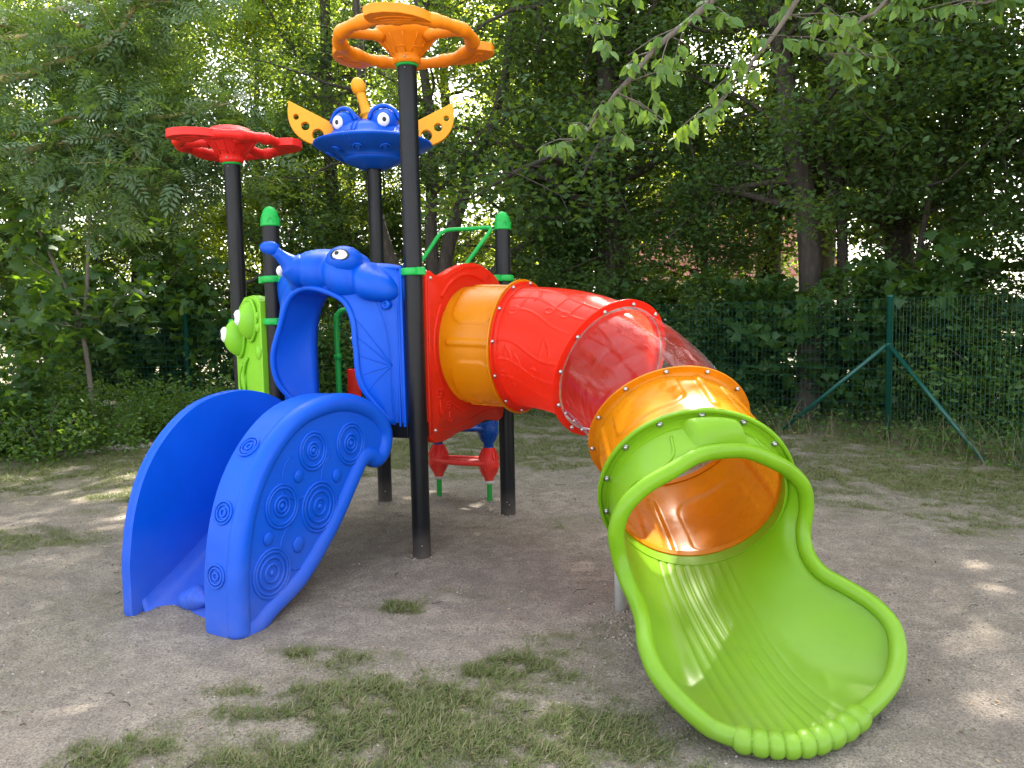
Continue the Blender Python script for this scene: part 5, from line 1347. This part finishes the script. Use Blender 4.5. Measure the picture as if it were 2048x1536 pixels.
T, F = leaf_template('blade'); T = T*np.array([1, 0, 0])+T*np.array([0, 1, 0])*.095; T[4, 2] = -.22; T[2:4, 2] = -.02
D /= np.linalg.norm(D, axis=1)[:, None]; Nn = np.stack([np.cos(a+.3), np.sin(a+.3), np.zeros(n)], 1); Nn -= D*np.sum(D*Nn, 1)[:, None]; Nn /= np.linalg.norm(Nn, axis=1)[:, None]; Bx = np.cross(Nn, D)
S = h*r.uniform(.5, 1.5, n); V = P[:, None]+S[:, None, None]*(T[None, :, 0, None]*D[:, None]+T[None, :, 1, None]*Bx[:, None]*1.0-T[None, :, 2, None]*Nn[:, None])
rn = np.repeat(np.clip(.5*fbm(x, y, 3, 2, 77)+.55*r.uniform(0, 1, n), 0, 1), 5)
FF = (F[None]+np.arange(n)[:, None, None]*5).reshape(-1, 3)
dry = r.uniform(0, 1, n) < .20
def sub(mask, nm, mat):
    ii = np.where(mask)[0]; m = len(ii); me = quads_mesh(nm, V[ii].reshape(-1, 3), (F[None]+np.arange(m)[:, None, None]*5).reshape(-1, 3), False, {'rnd': rn.reshape(-1, 5)[ii]})
    o = obj(nm, me, None, mat); tag(o, kind='stuff'); return o
tag(sub(~dry, 'grass', GRASS), 'short patchy green grass growing on the trodden sandy soil', 'grass')
tag(sub(dry, 'dry_grass', STRAW), 'straw coloured dry blades among the patchy grass', 'grass')
# tall weeds and dry stalks under the fence
n = 2300; t = r.uniform(0, 1, n); seg = r.integers(0, 3, n); LN = [((-7.5, 9.0), (-4.0, 11.2)), ((.0, 12.1), (3.9, 9.35)), ((4.3, 8.8), (5.2, 6.6))]
pa = np.array([LN[s][0] for s in seg]); pb = np.array([LN[s][1] for s in seg]); q = pa+(pb-pa)*t[:, None]+r.normal(size=(n, 2))*.22
P = np.stack([q[:, 0], q[:, 1], ground_z(q[:, 0], q[:, 1])], 1); a = r.uniform(0, TAU, n); D = np.stack([np.cos(a)*.6, np.sin(a)*.6, np.ones(n)], 1); D /= np.linalg.norm(D, axis=1)[:, None]
Bx = np.stack([-np.sin(a), np.cos(a), np.zeros(n)], 1); Nn = np.cross(D, Bx); S = r.uniform(.12, .42, n)+.35*r.uniform(0, 1, n)**4; T[:, 1] *= .14
V = P[:, None]+S[:, None, None]*(T[None, :, 0, None]*D[:, None]+T[None, :, 1, None]*Bx[:, None]+T[None, :, 2, None]*Nn[:, None]*1.2); rn = np.repeat(r.uniform(0, 1, n), 5); dry = r.uniform(0, 1, n) < .55
tag(sub(dry, 'dry_stalks', STRAW), 'thin dry stalks standing under the wire fence', 'dry stalks'); tag(sub(~dry, 'tall_grass', GRASS), 'tall green grass tufts standing under the wire fence', 'grass')
# ivy-like ground cover and leaf litter under the bushes
n = 9000; t = r.uniform(0, 1, n); seg = r.choice(4, n, p=[.35, .3, .2, .15]); LN = [((-8.5, 8.2), (-4.2, 11.0)), ((-1.0, 12.6), (3.9, 9.7)), ((4.4, 8.9), (5.5, 6.2)), ((-4.2, 11.2), (-.8, 12.7))]
pa = np.array([LN[s][0] for s in seg]); pb = np.array([LN[s][1] for s in seg]); q = pa+(pb-pa)*t[:, None]+r.normal(size=(n, 2))*.38
P = np.stack([q[:, 0], q[:, 1], ground_z(q[:, 0], q[:, 1])+r.uniform(.01, .28, n)], 1)
me = scatter('ground_ivy', P, r.normal(size=(n, 3))*np.array([1, 1, .3]), r.normal(size=(n, 3))*.5+np.array([0, -.3, .9]), r.uniform(.035, .075, n), 'oval', r.uniform(0, 1, n))
o = obj('ground_ivy', me, None, SHRUB); tag(o, 'low leafy ground cover under the bushes along the fence', 'ground cover', kind='stuff')
LITTER = leaf_mat('dead_leaf', (.10, .065, .035), (.34, .24, .15), (.2, .12, .05), .15, .8)
def litter(name, n, x0, x1, y0, y1, size, label, f=None):
    x = r.uniform(x0, x1, n); y = r.uniform(y0, y1, n)
    if f is not None: k = f(x, y) > r.uniform(0, 1, n); x = x[k]; y = y[k]; n = len(x)
    P = np.stack([x, y, ground_z(x, y)+.004], 1)
    me = scatter(name, P, r.normal(size=(n, 3))*np.array([1, 1, .08]), r.normal(size=(n, 3))*.25+np.array([0, 0, 1]), r.uniform(*size, n), 'oval', r.uniform(0, 1, n))
    o = obj(name, me, None, LITTER); tag(o, label, 'fallen leaves', kind='stuff')
edge = lambda x, y: np.clip(1.1-np.abs(y-(np.where(x < 0, 11.3+.62*(x+4.2)*(x < -4.2)+.2*(x > -4.2)*(x+4.2), 11.9-.72*x)))/.45, .0, 1)
litter('fallen_leaves', 9000, -7.5, 5.5, 7.0, 13, (.03, .07), 'brown fallen leaves lying along the edge under the fence', edge)
litter('leaf_scraps', 1800, -4.5, 4.5, 2.0, 8.5, (.008, .026), 'small brown leaf scraps scattered over the sandy soil')
# pebbles and crumbs of soil
def pebbles(name, n, x0, x1, y0, y1, sz, mat, label, pw=1.0, cat='pebbles', centres=None):
    ico = np.array([(0, 0, 1), (.89, 0, .45), (.28, .85, .45), (-.72, .53, .45), (-.72, -.53, .45), (.28, -.85, .45), (.72, .53, -.45), (-.28, .85, -.45), (-.89, 0, -.45), (-.28, -.85, -.45), (.72, -.53, -.45), (0, 0, -1)])
    fi = np.array([(0, 1, 2), (0, 2, 3), (0, 3, 4), (0, 4, 5), (0, 5, 1), (1, 6, 2), (2, 7, 3), (3, 8, 4), (4, 9, 5), (5, 10, 1), (2, 6, 7), (3, 7, 8), (4, 8, 9), (5, 9, 10), (1, 10, 6)])
    if centres is None: x = r.uniform(x0, x1, n); y = y0+(y1-y0)*r.uniform(0, 1, n)**pw
    else: c = np.array(centres)[r.integers(0, len(centres), n)]; q = r.normal(size=(n, 2))*c[:, 2:3]; x = c[:, 0]+q[:, 0]; y = c[:, 1]+q[:, 1]
    s = r.uniform(*sz, n)*r.uniform(.5, 1, n); P = np.stack([x, y, ground_z(x, y)+s*.25], 1)
    J = ico[None]*(1+r.normal(size=(n, 12, 1))*.18)*np.stack([np.ones(n), r.uniform(.6, 1, n), r.uniform(.4, .8, n)], 1)[:, None, :]
    a = r.uniform(0, TAU, n); c_, s_ = np.cos(a)[:, None], np.sin(a)[:, None]; X = J[..., 0]*c_-J[..., 1]*s_; Y = J[..., 0]*s_+J[..., 1]*c_
    V = P[:, None]+s[:, None, None]*np.stack([X, Y, J[..., 2]], -1)
    o = obj(name, quads_mesh(name, V.reshape(-1, 3), (fi[None]+np.arange(n)[:, None, None]*12).reshape(-1, 3), False), None, mat); tag(o, label, cat, kind='stuff')
PEB = simple('pebble', (.36, .32, .27), .85, 0, .5, 60); GRAV = simple('turned_gravel', (.25, .21, .17), .9, 0, .5, 60); CLOD = simple('soil_crumb', (.17, .145, .12), .95, 0, .4, 60)
pebbles('pebbles', 5000, -4, 4.5, 2.0, 8, (.002, .0075), PEB, 'small pale pebbles strewn over the sandy soil', 1.3)
pebbles('soil_crumbs', 26000, -4, 4.5, 2.0, 8.5, (.002, .008), CLOD, 'dark soil crumbs strewn over the sandy soil', 1.2, 'soil')
pebbles('dug_gravel', 1500, 0, 0, 0, 0, (.003, .012), GRAV, 'gravel turned up round the post feet and the chute leg', 1, 'gravel', [(fx, fy, .06) for fx, fy in FOOT]+[(.50, 3.62, .12), (.62, 3.55, .1)])
pebbles('rubble', 260, 0, 0, 0, 0, (.02, .055), STONE, 'pale stone rubble lying along the left edge of the lawn', 1, 'rubble', [(-5.35+.16*k, 8.95+.12*k, .09) for k in range(9)])
# twigs
mb = MB()
for k in range(60):
    x0, y0 = r.uniform(-4, 3.5), 2+6*r.uniform()**1.3; a = r.uniform(0, TAU); L = r.uniform(.03, .12); z = float(ground_z(x0, y0))+.004
    tube(mb, [(x0, y0, z), (x0+L*.5*math.cos(a), y0+L*.5*math.sin(a), z+.004), (x0+L*math.cos(a+.3), y0+L*math.sin(a+.3), z)], [.0022, .002, .0012], 5)
o = mb.build('twigs', BARK); tag(o, 'short dark twigs lying on the sandy soil', 'twigs', kind='stuff')
